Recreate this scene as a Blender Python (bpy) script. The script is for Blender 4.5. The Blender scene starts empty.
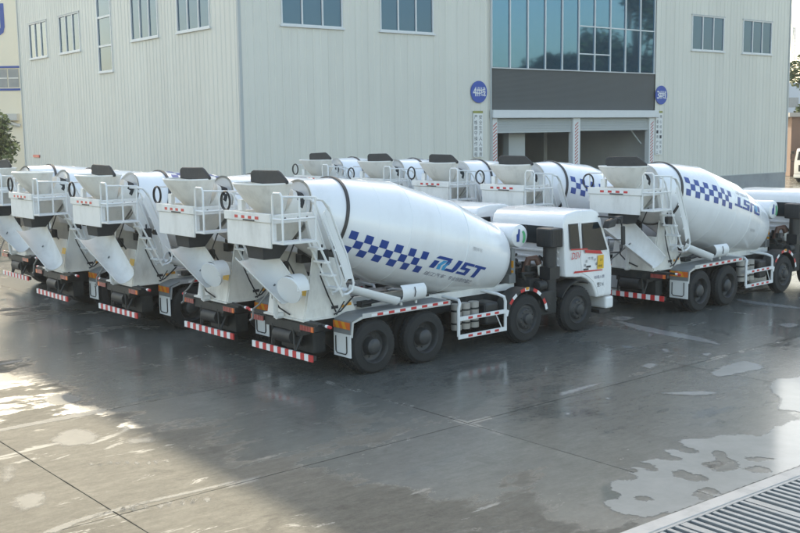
import bpy, bmesh, math, random
import numpy as np
from mathutils import Vector, Matrix, noise
R = math.radians
sin, cos, pi = math.sin, math.cos, math.pi
random.seed(7)
scene = bpy.context.scene
col = scene.collection

# ------------------------------------------------------------------ camera
CAM_H, PITCH, ROLL, FPX = 4.764, 0.1298, 0.0130, 1038.3
cd = bpy.data.cameras.new('camera')
cam = bpy.data.objects.new('camera', cd); col.objects.link(cam)
cd.sensor_width = 36.0; cd.lens = 36.0 * FPX / 800.0
cd.clip_start = 0.1; cd.clip_end = 3000
_r = Vector((1, 0, 0)); _u = Vector((0, sin(PITCH), cos(PITCH))); _f = Vector((0, cos(PITCH), -sin(PITCH)))
_rr = _r * cos(ROLL) - _u * sin(ROLL); _uu = _r * sin(ROLL) + _u * cos(ROLL)
m3 = Matrix((_rr, _uu, -_f)).transposed()
cam.matrix_world = Matrix.Translation((0, 0, CAM_H)) @ m3.to_4x4()
scene.camera = cam

# ------------------------------------------------------------------ light
SUN_AZ = math.atan2(-10.5, 43.65)          # towards the sun, measured from +Y to +X
SUN_EL = math.atan2(25.85, 44.9)
world = bpy.data.worlds.new('World'); scene.world = world; world.use_nodes = True
wn = world.node_tree; bg = wn.nodes['Background']
sky = wn.nodes.new('ShaderNodeTexSky'); sky.sky_type = 'NISHITA'; sky.sun_disc = False
sky.sun_elevation = SUN_EL; sky.sun_rotation = SUN_AZ
sky.air_density = 1.0; sky.dust_density = 2.2; sky.ozone_density = 0.4
wn.links.new(sky.outputs[0], bg.inputs[0]); bg.inputs[1].default_value = 0.12
sd = bpy.data.lights.new('sun', 'SUN'); sd.energy = 2.9; sd.angle = R(0.55); sd.color = (1, .92, .81)
sun = bpy.data.objects.new('sun', sd); col.objects.link(sun)
sdir = Vector((sin(SUN_AZ) * cos(SUN_EL), cos(SUN_AZ) * cos(SUN_EL), sin(SUN_EL)))
sun.rotation_euler = (-sdir).to_track_quat('-Z', 'Y').to_euler()
vs = scene.view_settings
vs.view_transform = 'Standard'; vs.look = 'None'; vs.gamma = 1.0; vs.use_curve_mapping = False
vs.exposure = 2.02
vs.use_white_balance = True; vs.white_balance_temperature = 7350; vs.white_balance_tint = 6

# ------------------------------------------------------------------ helpers
def px_ground(x, y, z=0.0):
    """pixel of the 800x533 photograph -> point on the level plane z"""
    X, Y = x - 400, y - 266.5
    u = X * cos(ROLL) - Y * sin(ROLL); v = X * sin(ROLL) + Y * cos(ROLL)
    q = _r * u + _f * FPX - _u * v
    t = (z - CAM_H) / q.z
    return Vector((q.x * t, q.y * t, z))

class MB:
    """collects geometry, builds ONE mesh object"""
    def __init__(s): s.v = []; s.f = []; s.m = []; s.k = 0
    def add(s, vs_, fs):
        n = len(s.v); s.v += [tuple(p) for p in vs_]
        for f in fs: s.f.append([n + i for i in f]); s.m.append(s.k)
        return s
    def box(s, x0, x1, y0, y1, z0, z1):
        return s.add([(x0,y0,z0),(x1,y0,z0),(x1,y1,z0),(x0,y1,z0),(x0,y0,z1),(x1,y0,z1),(x1,y1,z1),(x0,y1,z1)],
                     [(0,3,2,1),(4,5,6,7),(0,1,5,4),(1,2,6,5),(2,3,7,6),(3,0,4,7)])
    def hexa(s, p):   # 8 points: bottom 4, top 4
        return s.add(p, [(0,3,2,1),(4,5,6,7),(0,1,5,4),(1,2,6,5),(2,3,7,6),(3,0,4,7)])
    def tube(s, pts, r, n=8, closed=False):
        pts = [Vector(p) for p in pts]; N = len(pts); rings = []
        up = None
        for i, p in enumerate(pts):
            if closed: t = pts[(i + 1) % N] - pts[i - 1]
            else: t = pts[min(i + 1, N - 1)] - pts[max(i - 1, 0)]
            t.normalize()
            if up is None:
                up = Vector((0, 0, 1)) if abs(t.z) < .9 else Vector((1, 0, 0))
            a = t.cross(up)
            if a.length < 1e-5: a = t.cross(Vector((0, 1, 0.1)))
            a.normalize(); b = a.cross(t); up = b
            rr = r[i] if isinstance(r, (list, tuple)) else r
            rings.append([p + (a * cos(2 * pi * k / n) + b * sin(2 * pi * k / n)) * rr for k in range(n)])
        V = [q for ring in rings for q in ring]; F = []
        for i in range(N if closed else N - 1):
            j = (i + 1) % N
            for k in range(n): F.append((i*n+k, i*n+(k+1)%n, j*n+(k+1)%n, j*n+k))
        if not closed: F.append(tuple(range(n))[::-1]); F.append(tuple((N-1)*n + k for k in range(n)))
        return s.add(V, F)
    def lathe(s, prof, n=40, axis='y', c=(0, 0, 0)):
        """prof: (a, r) a along the axis"""
        V = []; F = []
        for a, r in prof:
            for k in range(n):
                t = 2 * pi * k / n
                if axis == 'y': p = (r * cos(t), a, r * sin(t))
                elif axis == 'x': p = (a, r * cos(t), r * sin(t))
                else: p = (r * cos(t), r * sin(t), a)
                V.append((p[0] + c[0], p[1] + c[1], p[2] + c[2]))
        for i in range(len(prof) - 1):
            for k in range(n): F.append((i*n+k, i*n+(k+1)%n, (i+1)*n+(k+1)%n, (i+1)*n+k))
        return s.add(V, F)
    def prism(s, poly, y0, y1, axis='y'):
        """polygon in XZ (axis y), YZ (axis x) or XY (axis z) extruded"""
        n = len(poly)
        def P(a, b, d):
            return (a, d, b) if axis == 'y' else ((d, a, b) if axis == 'x' else (a, b, d))
        V = [P(a, b, y0) for a, b in poly] + [P(a, b, y1) for a, b in poly]
        F = [tuple(range(n)), tuple(range(2*n-1, n-1, -1))]
        for i in range(n): j = (i+1) % n; F.append((i, i+n, j+n, j))
        return s.add(V, F)
    def build(s, name, mats, parent=None, smooth=None, bevel=0, seg=2, loc=None, merge=False):
        me = bpy.data.meshes.new(name)
        me.from_pydata(s.v, [], s.f)
        if not isinstance(mats, (list, tuple)): mats = [mats]
        for m in mats: me.materials.append(M[m])
        for p, k in zip(me.polygons, s.m): p.material_index = k
        bm = bmesh.new(); bm.from_mesh(me)
        if merge: bmesh.ops.remove_doubles(bm, verts=bm.verts, dist=1e-4)
        bmesh.ops.recalc_face_normals(bm, faces=bm.faces)
        if bevel:
            es = [e for e in bm.edges if len(e.link_faces) == 2 and e.calc_face_angle(0) > R(30)]
            bmesh.ops.bevel(bm, geom=es, offset=bevel, segments=seg, profile=.5, affect='EDGES', clamp_overlap=True)
        bm.to_mesh(me); bm.free()
        if smooth is not None:
            me.shade_smooth(); me.set_sharp_from_angle(angle=R(smooth))
        o = bpy.data.objects.new(name, me); col.objects.link(o)
        if parent: o.parent = parent
        if loc: o.location = loc
        return o

def empty(name, loc=(0, 0, 0), rz=0, parent=None):
    o = bpy.data.objects.new(name, None); col.objects.link(o)
    o.location = loc; o.rotation_euler = (0, 0, rz); o.empty_display_size = .3
    if parent: o.parent = parent
    return o
def tag(o, label=None, cat=None, group=None, kind=None):
    if label: o['label'] = label
    if cat: o['category'] = cat
    if group: o['group'] = group
    if kind: o['kind'] = kind
    return o
def copy_tree(o, parent=None):
    c = o.copy(); col.objects.link(c); c.parent = parent
    for ch in list(o.children): copy_tree(ch, c)
    return c
_tc = {}
def text_geo(body, size=1.0, shear=0.0):
    """flat mesh (verts 2D, faces) of a line of text, left-bottom at 0,0"""
    key = (body, size, shear)
    if key in _tc: return _tc[key]
    cu = bpy.data.curves.new('t', 'FONT'); cu.body = body; cu.size = size; cu.shear = shear; cu.resolution_u = 2
    ob = bpy.data.objects.new('t', cu); col.objects.link(ob)
    bpy.context.view_layer.update()
    me = bpy.data.meshes.new_from_object(ob.evaluated_get(bpy.context.evaluated_depsgraph_get()))
    V = [(v.co.x, v.co.y) for v in me.vertices]; F = [tuple(p.vertices) for p in me.polygons]
    bpy.data.objects.remove(ob); bpy.data.meshes.remove(me); bpy.data.curves.remove(cu)
    _tc[key] = (V, F); return V, F
def text_fit(mb, body, fn, x0, x1, y0, y1, shear=0):
    """place text stretched into the box x0..x1, y0..y1, fn maps (a,b) to 3D"""
    V, F = text_geo(body, 1.0, shear)
    if not V: return
    xa, xb = min(v[0] for v in V), max(v[0] for v in V); ya, yb = min(v[1] for v in V), max(v[1] for v in V)
    mb.add([fn(x0 + (v[0]-xa)/(xb-xa)*(x1-x0), y0 + (v[1]-ya)/max(yb-ya,1e-6)*(y1-y0)) for v in V], F)

# ------------------------------------------------------------------ materials
M = {}
def nodes_of(name):
    m = bpy.data.materials.new(name); m.use_nodes = True; M[name] = m
    return m, m.node_tree, m.node_tree.nodes, m.node_tree.links, m.node_tree.nodes['Principled BSDF']
def mat(name, c, rough=.5, var=.06, scale=3.0, metal=0, coat=0, dirt=None, dirt_amt=.3, dirt_scale=2.0, bump=0, bscale=60, spec=.5, emit=None):
    m, nt, N, L, b = nodes_of(name)
    b.inputs['Roughness'].default_value = rough; b.inputs['Metallic'].default_value = metal
    b.inputs['Coat Weight'].default_value = coat; b.inputs['Coat Roughness'].default_value = .12
    b.inputs['Specular IOR Level'].default_value = spec
    tc = N.new('ShaderNodeTexCoord'); oi = N.new('ShaderNodeObjectInfo')
    n1 = N.new('ShaderNodeTexNoise'); n1.inputs['Scale'].default_value = scale; n1.inputs['Detail'].default_value = 5
    L.new(tc.outputs['Object'], n1.inputs['Vector'])
    mx = N.new('ShaderNodeMix'); mx.data_type = 'RGBA'
    mx.inputs[6].default_value = (*[x * (1 - var) for x in c], 1); mx.inputs[7].default_value = (*[min(1, x * (1 + var)) for x in c], 1)
    L.new(n1.outputs['Fac'], mx.inputs[0]); out = mx.outputs[2]
    if dirt:
        n2 = N.new('ShaderNodeTexNoise'); n2.inputs['Scale'].default_value = dirt_scale; n2.inputs['Detail'].default_value = 8; n2.inputs['Roughness'].default_value = .65
        mp = N.new('ShaderNodeMapping'); mp.inputs['Scale'].default_value = (1, 1, .45)
        ad = N.new('ShaderNodeVectorMath'); ad.operation = 'ADD'
        L.new(tc.outputs['Object'], ad.inputs[0]); L.new(oi.outputs['Location'], ad.inputs[1])
        L.new(ad.outputs[0], mp.inputs[0]); L.new(mp.outputs[0], n2.inputs['Vector'])
        rp = N.new('ShaderNodeValToRGB'); rp.color_ramp.elements[0].position = .48; rp.color_ramp.elements[1].position = .75
        L.new(n2.outputs['Fac'], rp.inputs[0])
        ml = N.new('ShaderNodeMath'); ml.operation = 'MULTIPLY'; ml.inputs[1].default_value = dirt_amt; L.new(rp.outputs[0], ml.inputs[0])
        m2 = N.new('ShaderNodeMix'); m2.data_type = 'RGBA'; m2.inputs[7].default_value = (*dirt, 1)
        L.new(ml.outputs[0], m2.inputs[0]); L.new(out, m2.inputs[6]); out = m2.outputs[2]
        ra = N.new('ShaderNodeMapRange'); ra.inputs[3].default_value = rough; ra.inputs[4].default_value = min(1, rough + .35)
        L.new(ml.outputs[0], ra.inputs[0]); L.new(ra.outputs[0], b.inputs['Roughness'])
    L.new(out, b.inputs['Base Color'])
    if bump:
        nb = N.new('ShaderNodeTexNoise'); nb.inputs['Scale'].default_value = bscale; nb.inputs['Detail'].default_value = 3
        L.new(tc.outputs['Object'], nb.inputs['Vector'])
        bp = N.new('ShaderNodeBump'); bp.inputs['Strength'].default_value = bump; bp.inputs['Distance'].default_value = .01
        L.new(nb.outputs['Fac'], bp.inputs['Height']); L.new(bp.outputs[0], b.inputs['Normal'])
    return m

mat('white_paint', (.81, .82, .82), .22, .015, 2, coat=.6, dirt=(.50, .48, .44), dirt_amt=.24, dirt_scale=1.3, bump=.02, bscale=9)
mat('cab_paint', (.80, .80, .79), .25, .012, 2, coat=.4, dirt=(.55, .53, .49), dirt_amt=.16)
mat('dusty_white', (.76, .755, .725), .5, .05, 3, dirt=(.42, .40, .36), dirt_amt=.45, dirt_scale=2.6)
mat('dusty_cream', (.73, .715, .665), .6, .06, 3, dirt=(.36, .34, .30), dirt_amt=.5, dirt_scale=3)
mat('rail_white', (.74, .75, .74), .4, .03, 4)
mat('silver', (.55, .56, .56), .4, .06, 6, metal=.5)
mat('chassis', (.016, .019, .020), .55, .25, 6, dirt=(.11, .105, .095), dirt_amt=.45, dirt_scale=3.5)
mat('rubber', (.013, .015, .016), .75, .25, 8, dirt=(.06, .058, .052), dirt_amt=.3, dirt_scale=5, bump=.25, bscale=30)
mat('rim', (.035, .038, .04), .5, .2, 8, dirt=(.12, .115, .10), dirt_amt=.4, dirt_scale=6)
mat('black_plastic', (.018, .020, .022), .45, .2, 4)
mat('black_tarp', (.028, .031, .033), .7, .3, 7, bump=.5, bscale=14)
mat('ring_dark', (.045, .043, .042), .5, .2, 8)
mat('blue_print', (.020, .062, .27), .35, .05, 3)
mat('cyan_print', (.05, .34, .62), .35, .05, 3)
mat('grey_print', (.16, .16, .22), .5, .1, 8)
mat('faint_print', (.50, .50, .50), .5, .1, 8)
mat('red', (.55, .035, .035), .35, .08, 5)
mat('white_reflect', (.78, .78, .77), .35, .03, 5)
mat('tape_red', (.50, .14, .12), .5, .08, 5)
mat('orange', (.70, .15, .03), .35, .1, 6)
mat('amber', (.75, .33, .03), .35, .1, 6)
mat('lamp_red', (.30, .05, .04), .2, .15, 12)
mat('yellow', (.80, .48, .04), .5, .05, 5)
mat('dark_ink', (.03, .03, .035), .6, .1, 8)
mat('brown_hose', (.10, .05, .035), .6, .2, 6)
mat('tank_metal', (.38, .36, .33), .45, .12, 5, metal=.2, dirt=(.2, .18, .15), dirt_amt=.4)
mat('steel_grey', (.20, .21, .21), .5, .12, 5, dirt=(.35, .34, .31), dirt_amt=.3)
mat('green_print', (.10, .45, .20), .4, .05, 3)

def glass(name, c, rough=.03, metal=0.0):
    m, nt, N, L, b = nodes_of(name)
    b.inputs['Base Color'].default_value = (*c, 1); b.inputs['Roughness'].default_value = rough
    b.inputs['Metallic'].default_value = metal; b.inputs['IOR'].default_value = 1.5
    tc = N.new('ShaderNodeTexCoord'); nb = N.new('ShaderNodeTexNoise'); nb.inputs['Scale'].default_value = .35; nb.inputs['Detail'].default_value = 1
    L.new(tc.outputs['Object'], nb.inputs['Vector'])
    bp = N.new('ShaderNodeBump'); bp.inputs['Strength'].default_value = .06; bp.inputs['Distance'].default_value = .1
    L.new(nb.outputs['Fac'], bp.inputs['Height']); L.new(bp.outputs[0], b.inputs['Normal'])
glass('cab_glass', (.016, .024, .028))
M['cab_glass'].node_tree.nodes['Principled BSDF'].inputs['IOR'].default_value = 1.33
glass('tint_glass', (.085, .185, .27), .04, .75)
glass('window_glass', (.045, .105, .16), .05, .38)

# wall cladding: pale grey-green painted sheet with faint streaks, a slight tone of its own per sheet
def cladding(name, c):
    m, nt, N, L, b = nodes_of(name)
    b.inputs['Roughness'].default_value = .5
    g = N.new('ShaderNodeNewGeometry'); oi = N.new('ShaderNodeObjectInfo')
    mp = N.new('ShaderNodeMapping'); mp.inputs['Scale'].default_value = (1.8, 1.8, .06); L.new(g.outputs['Position'], mp.inputs[0])
    n = N.new('ShaderNodeTexNoise'); n.inputs['Scale'].default_value = 1.0; n.inputs['Detail'].default_value = 6; L.new(mp.outputs[0], n.inputs['Vector'])
    n2 = N.new('ShaderNodeTexNoise'); n2.inputs['Scale'].default_value = .18; n2.inputs['Detail'].default_value = 4; L.new(g.outputs['Position'], n2.inputs['Vector'])
    a = N.new('ShaderNodeMath'); a.operation = 'ADD'; L.new(n.outputs['Fac'], a.inputs[0]); L.new(n2.outputs['Fac'], a.inputs[1])
    r = N.new('ShaderNodeMapRange'); r.inputs[1].default_value = .7; r.inputs[2].default_value = 1.3; r.inputs[3].default_value = .955; r.inputs[4].default_value = 1.035
    L.new(a.outputs[0], r.inputs[0])
    rr = N.new('ShaderNodeMapRange'); rr.inputs[3].default_value = .965; rr.inputs[4].default_value = 1.03; L.new(oi.outputs['Random'], rr.inputs[0])
    ml = N.new('ShaderNodeMath'); ml.operation = 'MULTIPLY'; L.new(r.outputs[0], ml.inputs[0]); L.new(rr.outputs[0], ml.inputs[1])
    v = N.new('ShaderNodeVectorMath'); v.operation = 'SCALE'; v.inputs[0].default_value = c; L.new(ml.outputs[0], v.inputs['Scale'])
    L.new(v.outputs[0], b.inputs['Base Color'])
cladding('cladding', (.665, .645, .57))
cladding('cladding_dark', (.115, .12, .115))
mat('frame_white', (.66, .67, .66), .45, .04, 3)
mat('trim_grey', (.42, .44, .43), .5, .05, 2)
mat('plinth', (.32, .33, .33), .8, .12, 1.5, dirt=(.14, .14, .14), dirt_amt=.4, dirt_scale=.8)
mat('shutter', (.40, .42, .41), .5, .05, 2)
mat('interior', (.55, .56, .55), .8, .15, .5)
mat('sign_blue', (.03, .08, .36), .45, .04, 3)
mat('sign_white', (.74, .74, .71), .5, .03, 3)
mat('sign_green', (.30, .30, .08), .5, .08, 6)
mat('cream_wall', (.62, .60, .50), .7, .04, .2)
mat('far_blue', (.03, .07, .28), .5, .05, 1)
mat('far_glass', (.22, .24, .25), .3, .25, 1.2)
mat('shed_brown', (.17, .11, .085), .8, .15, .6)
mat('far_pale', (.45, .50, .56), .7, .06, .3)
mat('bark', (.075, .060, .045), .9, .25, 6)
mat('kerb_concrete', (.47, .455, .42), .7, .08, 2, dirt=(.22, .21, .19), dirt_amt=.5, dirt_scale=2.5, bump=.3, bscale=25)
mat('galvanised', (.27, .285, .285), .45, .12, 6, metal=.3, dirt=(.25, .23, .2), dirt_amt=.3)
mat('pit', (.03, .03, .03), .9, .1, 2)
mat('roof_grey', (.3, .3, .3), .8, .1, .5)
def leaf(name, a, b_):
    m, nt, N, L, b = nodes_of(name)
    b.inputs['Roughness'].default_value = .55
    oi = N.new('ShaderNodeNewGeometry'); mx = N.new('ShaderNodeMix'); mx.data_type = 'RGBA'
    mx.inputs[6].default_value = (*a, 1); mx.inputs[7].default_value = (*b_, 1)
    L.new(oi.outputs['Random Per Island'], mx.inputs[0]); L.new(mx.outputs[2], b.inputs['Base Color'])
    b.inputs['Subsurface Weight'].default_value = 0
leaf('leaf', (.030, .060, .018), (.085, .125, .045))

# ground: concrete yard, mostly wet, in the yard's own frame
YA = 0.70                                   # direction of the truck axes and slab joints
YO = Vector((-1.3196, 21.0871, 0))          # rear axle of the front truck
JF0, JF, JN0, JN = -1.1, 6.1, -0.15, 4.87   # slab joints along / across
def yard(f, n, z=0): return Vector((YO.x + f*cos(YA) - n*sin(YA), YO.y + f*sin(YA) + n*cos(YA), z))
def ground_mat():
    m, nt, N, L, b = nodes_of('wet_concrete')
    g = N.new('ShaderNodeNewGeometry'); oi = N.new('ShaderNodeObjectInfo')
    def math_(op, a, b2=None, c=None):
        n = N.new('ShaderNodeMath'); n.operation = op
        for i, x in enumerate((a, b2, c)):
            if x is None: continue
            if isinstance(x, (int, float)): n.inputs[i].default_value = x
            else: L.new(x, n.inputs[i])
        return n.outputs[0]
    def noise(scale, detail=6, rough=.6, dist=0, vec=None, w=None):
        n = N.new('ShaderNodeTexNoise'); n.inputs['Scale'].default_value = scale; n.inputs['Detail'].default_value = detail
        n.inputs['Roughness'].default_value = rough; n.inputs['Distortion'].default_value = dist
        L.new(vec or g.outputs['Position'], n.inputs['Vector']); return n.outputs['Fac']
    def rng(x, a, b2, c=0, d=1, smooth=True):
        n = N.new('ShaderNodeMapRange'); n.interpolation_type = 'SMOOTHSTEP' if smooth else 'LINEAR'
        for i, v in enumerate((a, b2, c, d)): n.inputs[i+1].default_value = v
        L.new(x, n.inputs[0]); return n.outputs[0]
    def mix(f, a, b2):
        n = N.new('ShaderNodeMix'); n.data_type = 'RGBA'
        for i, x in ((6, a), (7, b2)):
            if isinstance(x, tuple): n.inputs[i].default_value = (*x, 1)
            else: L.new(x, n.inputs[i])
        if isinstance(f, (int, float)): n.inputs[0].default_value = f
        else: L.new(f, n.inputs[0])
        return n.outputs[2]
    # yard coordinates
    mp = N.new('ShaderNodeMapping'); mp.vector_type = 'TEXTURE'
    mp.inputs['Location'].default_value = YO; mp.inputs['Rotation'].default_value = (0, 0, YA)
    L.new(g.outputs['Position'], mp.inputs[0])
    sp = N.new('ShaderNodeSeparateXYZ'); L.new(mp.outputs[0], sp.inputs[0])
    def joint(c, o, s):
        t = math_('DIVIDE', math_('SUBTRACT', c, o), s)
        fr = math_('FRACT', math_('ADD', t, 100.5))
        return math_('MULTIPLY', math_('ABSOLUTE', math_('SUBTRACT', fr, .5)), s)
    jd = math_('MINIMUM', joint(sp.outputs[0], JF0, JF), joint(sp.outputs[1], JN0, JN))
    # wetness: large noise plus patches set dry / wet, some dried to show sunlit ground
    st = N.new('ShaderNodeMapping'); st.inputs['Scale'].default_value = (.45, 1.5, 1); L.new(mp.outputs[0], st.inputs[0])
    w = math_('MULTIPLY_ADD', noise(.33, 10, .68, .5), .85, 0.20)
    w = math_('ADD', w, math_('MULTIPLY', math_('SUBTRACT', noise(1.1, 9, .68, .5, st.outputs[0]), .5), .55))
    px = N.new('ShaderNodeSeparateXYZ'); L.new(g.outputs['Position'], px.inputs[0])
    for (cx, cy, rx, ry, amt) in DRYWET:
        dx = math_('DIVIDE', math_('SUBTRACT', px.outputs[0], cx), rx); dy = math_('DIVIDE', math_('SUBTRACT', px.outputs[1], cy), ry)
        e = math_('POWER', 2.718, math_('MULTIPLY', math_('ADD', math_('MULTIPLY', dx, dx), math_('MULTIPLY', dy, dy)), -1))
        w = math_('MULTIPLY_ADD', e, amt, w)
    wet = rng(w, .46, .54)
    pool = rng(w, .70, .76)
    fine = noise(16, 5, .75); mid = noise(2.3, 10, .72, .3); big = noise(.45, 6, .6, .3); slab = oi.outputs['Random']
    dry = mix(mid, (.098, .094, .080), (.165, .158, .136))
    wetc = mix(mid, (.070, .074, .067), (.138, .141, .127))
    c = mix(wet, dry, wetc)
    tint = math_('ADD', math_('MULTIPLY', math_('SUBTRACT', slab, .5), .14), math_('MULTIPLY_ADD', fine, .62, .69))
    tint = math_('ADD', tint, math_('MULTIPLY', math_('SUBTRACT', big, .5), .5))
    tint = math_('ADD', tint, math_('MULTIPLY', rng(noise(48, 3, .6), .60, .70), -.22))
    tint = math_('ADD', tint, math_('MULTIPLY', math_('SUBTRACT', noise(5, 8, .75, .2, st.outputs[0]), .5), 1.0))
    v = N.new('ShaderNodeVectorMath'); v.operation = 'SCALE'; L.new(c, v.inputs[0]); L.new(tint, v.inputs['Scale']); c = v.outputs[0]
    # pale cement silt: along joints and in splashes
    silt = math_('MULTIPLY', rng(jd, .02, .13, 1, 0), rng(noise(.7, 8, .7, .5), .53, .64))
    spl = math_('MULTIPLY', rng(noise(1.0, 10, .72, .8, st.outputs[0]), .60, .635), rng(w, .44, .60, 1, 0))
    silt = math_('MULTIPLY', math_('MAXIMUM', math_('MULTIPLY', silt, .62), spl), .8)
    c = mix(silt, c, (.36, .35, .315))
    stn = rng(noise(.8, 8, .68, 1.0), .58, .66)
    c = mix(math_('MULTIPLY', stn, .30), c, (.05, .05, .046))
    crack = math_('MULTIPLY', rng(jd, .010, .022, 1, 0), rng(noise(.9, 4, .6), .40, .60, .15, .75))
    c = mix(crack, c, (.045, .045, .042))
    L.new(c, b.inputs['Base Color'])
    ro = math_('MULTIPLY_ADD', wet, -.66, .88)
    ro = math_('ADD', ro, math_('MULTIPLY', pool, -.12))
    ro = math_('ADD', ro, math_('MULTIPLY', silt, .25))
    ro = math_('MAXIMUM', math_('ADD', ro, math_('MULTIPLY', math_('SUBTRACT', fine, .5), .12)), .06)
    L.new(ro, b.inputs['Roughness'])
    L.new(math_('MULTIPLY_ADD', math_('POWER', wet, 4.0), .42, .08), b.inputs['Specular IOR Level'])
    b.inputs['IOR'].default_value = 1.34
    bh = math_('ADD', noise(22, 5, .7), math_('MULTIPLY', noise(3, 4, .6), .8))
    bp = N.new('ShaderNodeBump'); bp.inputs['Distance'].default_value = .012
    L.new(rng(wet, 0, 1, .6, .06), bp.inputs['Strength']); L.new(bh, bp.inputs['Height']); L.new(bp.outputs[0], b.inputs['Normal'])
DRYWET = [(-6.5, 13.5, 4.2, 3.2, -.26), (-1.6, 12.0, 3.0, 1.8, -.34), (-6.8, 18.6, 1.8, 1.6, -.14), (-4.3, 15.8, 2.2, 2.0, -.16), (-8.5, 20.5, 2.5, 2.2, -.12), (1.2, 13.5, 3.0, 2.0, .04), (4.5, 18.0, 4.0, 2.6, .05), (-4.0, 20.0, 3.0, 3.0, .10), (5.6, 23.6, 1.3, 1.1, -.25), (1.5, 21, 3.0, 3.0, .10), (9.5, 24, 4, 3, .08)]  # some dry spots put in to lighten sunlit ground and curb glare
ground_mat()
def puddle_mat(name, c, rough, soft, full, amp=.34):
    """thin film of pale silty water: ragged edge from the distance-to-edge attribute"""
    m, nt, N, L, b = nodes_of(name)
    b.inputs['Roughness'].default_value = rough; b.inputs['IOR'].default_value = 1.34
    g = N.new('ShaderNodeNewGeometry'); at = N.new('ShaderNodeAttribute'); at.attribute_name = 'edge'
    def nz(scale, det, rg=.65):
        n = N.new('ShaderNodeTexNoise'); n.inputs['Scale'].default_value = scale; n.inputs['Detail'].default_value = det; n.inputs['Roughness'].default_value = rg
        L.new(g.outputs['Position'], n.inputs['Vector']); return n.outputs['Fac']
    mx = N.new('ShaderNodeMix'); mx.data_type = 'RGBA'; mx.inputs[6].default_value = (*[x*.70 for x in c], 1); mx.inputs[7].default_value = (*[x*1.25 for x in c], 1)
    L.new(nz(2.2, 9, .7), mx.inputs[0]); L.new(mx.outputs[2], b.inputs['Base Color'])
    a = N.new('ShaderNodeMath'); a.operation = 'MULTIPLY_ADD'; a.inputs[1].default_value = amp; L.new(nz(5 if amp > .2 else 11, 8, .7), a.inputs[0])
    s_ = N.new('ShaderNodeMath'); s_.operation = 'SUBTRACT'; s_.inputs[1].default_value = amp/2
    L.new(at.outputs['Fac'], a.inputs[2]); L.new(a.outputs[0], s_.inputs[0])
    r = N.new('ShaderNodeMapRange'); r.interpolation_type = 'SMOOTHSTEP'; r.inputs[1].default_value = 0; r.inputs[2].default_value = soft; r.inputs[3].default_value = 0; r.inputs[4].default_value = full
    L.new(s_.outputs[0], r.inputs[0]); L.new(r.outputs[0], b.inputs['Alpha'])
puddle_mat('puddle_silt', (.30, .30, .28), .12, .04, .93)  # pale silt film; its paleness also paints in the reflected sky
puddle_mat('slurry', (.31, .315, .30), .12, .07, .80, .24)  # pale slurry flecks; same colour paints the sky reflection on one puddle
puddle_mat('dry_slurry', (.27, .265, .24), .8, .16, .70, .38)
puddle_mat('joint_silt', (.30, .295, .27), .8, .05, .62, .13)
M['joint_silt'].node_tree.nodes['Principled BSDF'].inputs['Specular IOR Level'].default_value = .1
M['dry_slurry'].node_tree.nodes['Principled BSDF'].inputs['Specular IOR Level'].default_value = .1

# ------------------------------------------------------------------ ground, slabs, drain
KD = 0.658; KF = Vector((cos(KD), sin(KD), 0)); KN = Vector((sin(KD), -cos(KD), 0))   # kerb direction, and across it towards the viewer
KO = Vector((2.60, 11.80, 0))              # a point of the kerb's outer edge
KW, GW = .22, 1.45
KA, KB = -7.0, 16.0
def kp(a, b, z=0): p = KO + KF*a + KN*b; return (p.x, p.y, z)
g = MB(); B = 800
p00, p10, p11, p01 = kp(KA, 0), kp(KB, 0), kp(KB, 2*KW+GW), kp(KA, 2*KW+GW)
zg = -.022
q00, q10, q11, q01 = kp(-B, -B), kp(B, -B), kp(B, B), kp(-B, B)
V = [(p[0], p[1], zg) for p in (p00, p10, p11, p01, q00, q10, q11, q01)]
g.add(V, [(0,1,5,4), (1,2,6,5), (2,3,7,6), (3,0,4,7)])
ground = tag(g.build('ground', 'wet_concrete'), kind='structure')
def clip(poly, o, n):       # keep the side where (p-o).n <= 0
    out = []
    for i, a in enumerate(poly):
        b = poly[(i+1) % len(poly)]; da, db = (a-o).dot(n), (b-o).dot(n)
        if da <= 0: out.append(a)
        if da*db < 0: out.append(a + (b-a)*(da/(da-db)))
    return out
gap = .007
for i in range(-4, 8):
    for j in range(-5, 8):
        f0, f1 = JF0+JF*i+gap, JF0+JF*(i+1)-gap; n0, n1 = JN0+JN*j+gap, JN0+JN*(j+1)-gap
        poly = [yard(f0, n0), yard(f1, n0), yard(f1, n1), yard(f0, n1)]
        if min((p - KO).dot(KN) for p in poly) > -.05 or min(p.y for p in poly) > 62: continue
        poly = clip(poly, KO - KN*.012, KN)
        if len(poly) < 3: continue
        mb = MB(); mb.prism([(p.x, p.y) for p in poly], -.021, random.uniform(-.0015, .0015), 'z')
        mb.build('concrete_slab', 'wet_concrete', ground)
drain = tag(empty('drain_grate', kp(0, 0), KD), 'barred steel drain grate between pale concrete kerbs set in wet yard', 'drain')
mb = MB(); mb.box(KA, KB, -KW, 0, -.3, .022); mb.build('kerb', 'kerb_concrete', drain, bevel=.012)
mb = MB(); mb.box(KA, KB, -KW*2-GW, -KW-GW, -.3, .022); mb.build('kerb', 'kerb_concrete', drain, bevel=.012)
mb = MB(); mb.box(KA, KB, -KW*2-GW, 0, -.9, -.85); mb.box(KA-.05, KA, -KW*2-GW, 0, -.9, -.03); mb.box(KB, KB+.05, -KW*2-GW, 0, -.9, -.03)
mb.box(KA, KB, -.04, 0, -.85, -.302); mb.box(KA, KB, -KW*2-GW, -KW*2-GW+.04, -.85, -.302); mb.build('pit', 'pit', drain)
mb = MB(); mb.box(KA, KB, -KW-.05, -KW-.003, -.08, .012); mb.build('edge_frame', 'galvanised', drain)
bar = MB(); bar.box(-.033, .033, -KW-GW+.01, -KW-.052, -.05, .010)
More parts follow.
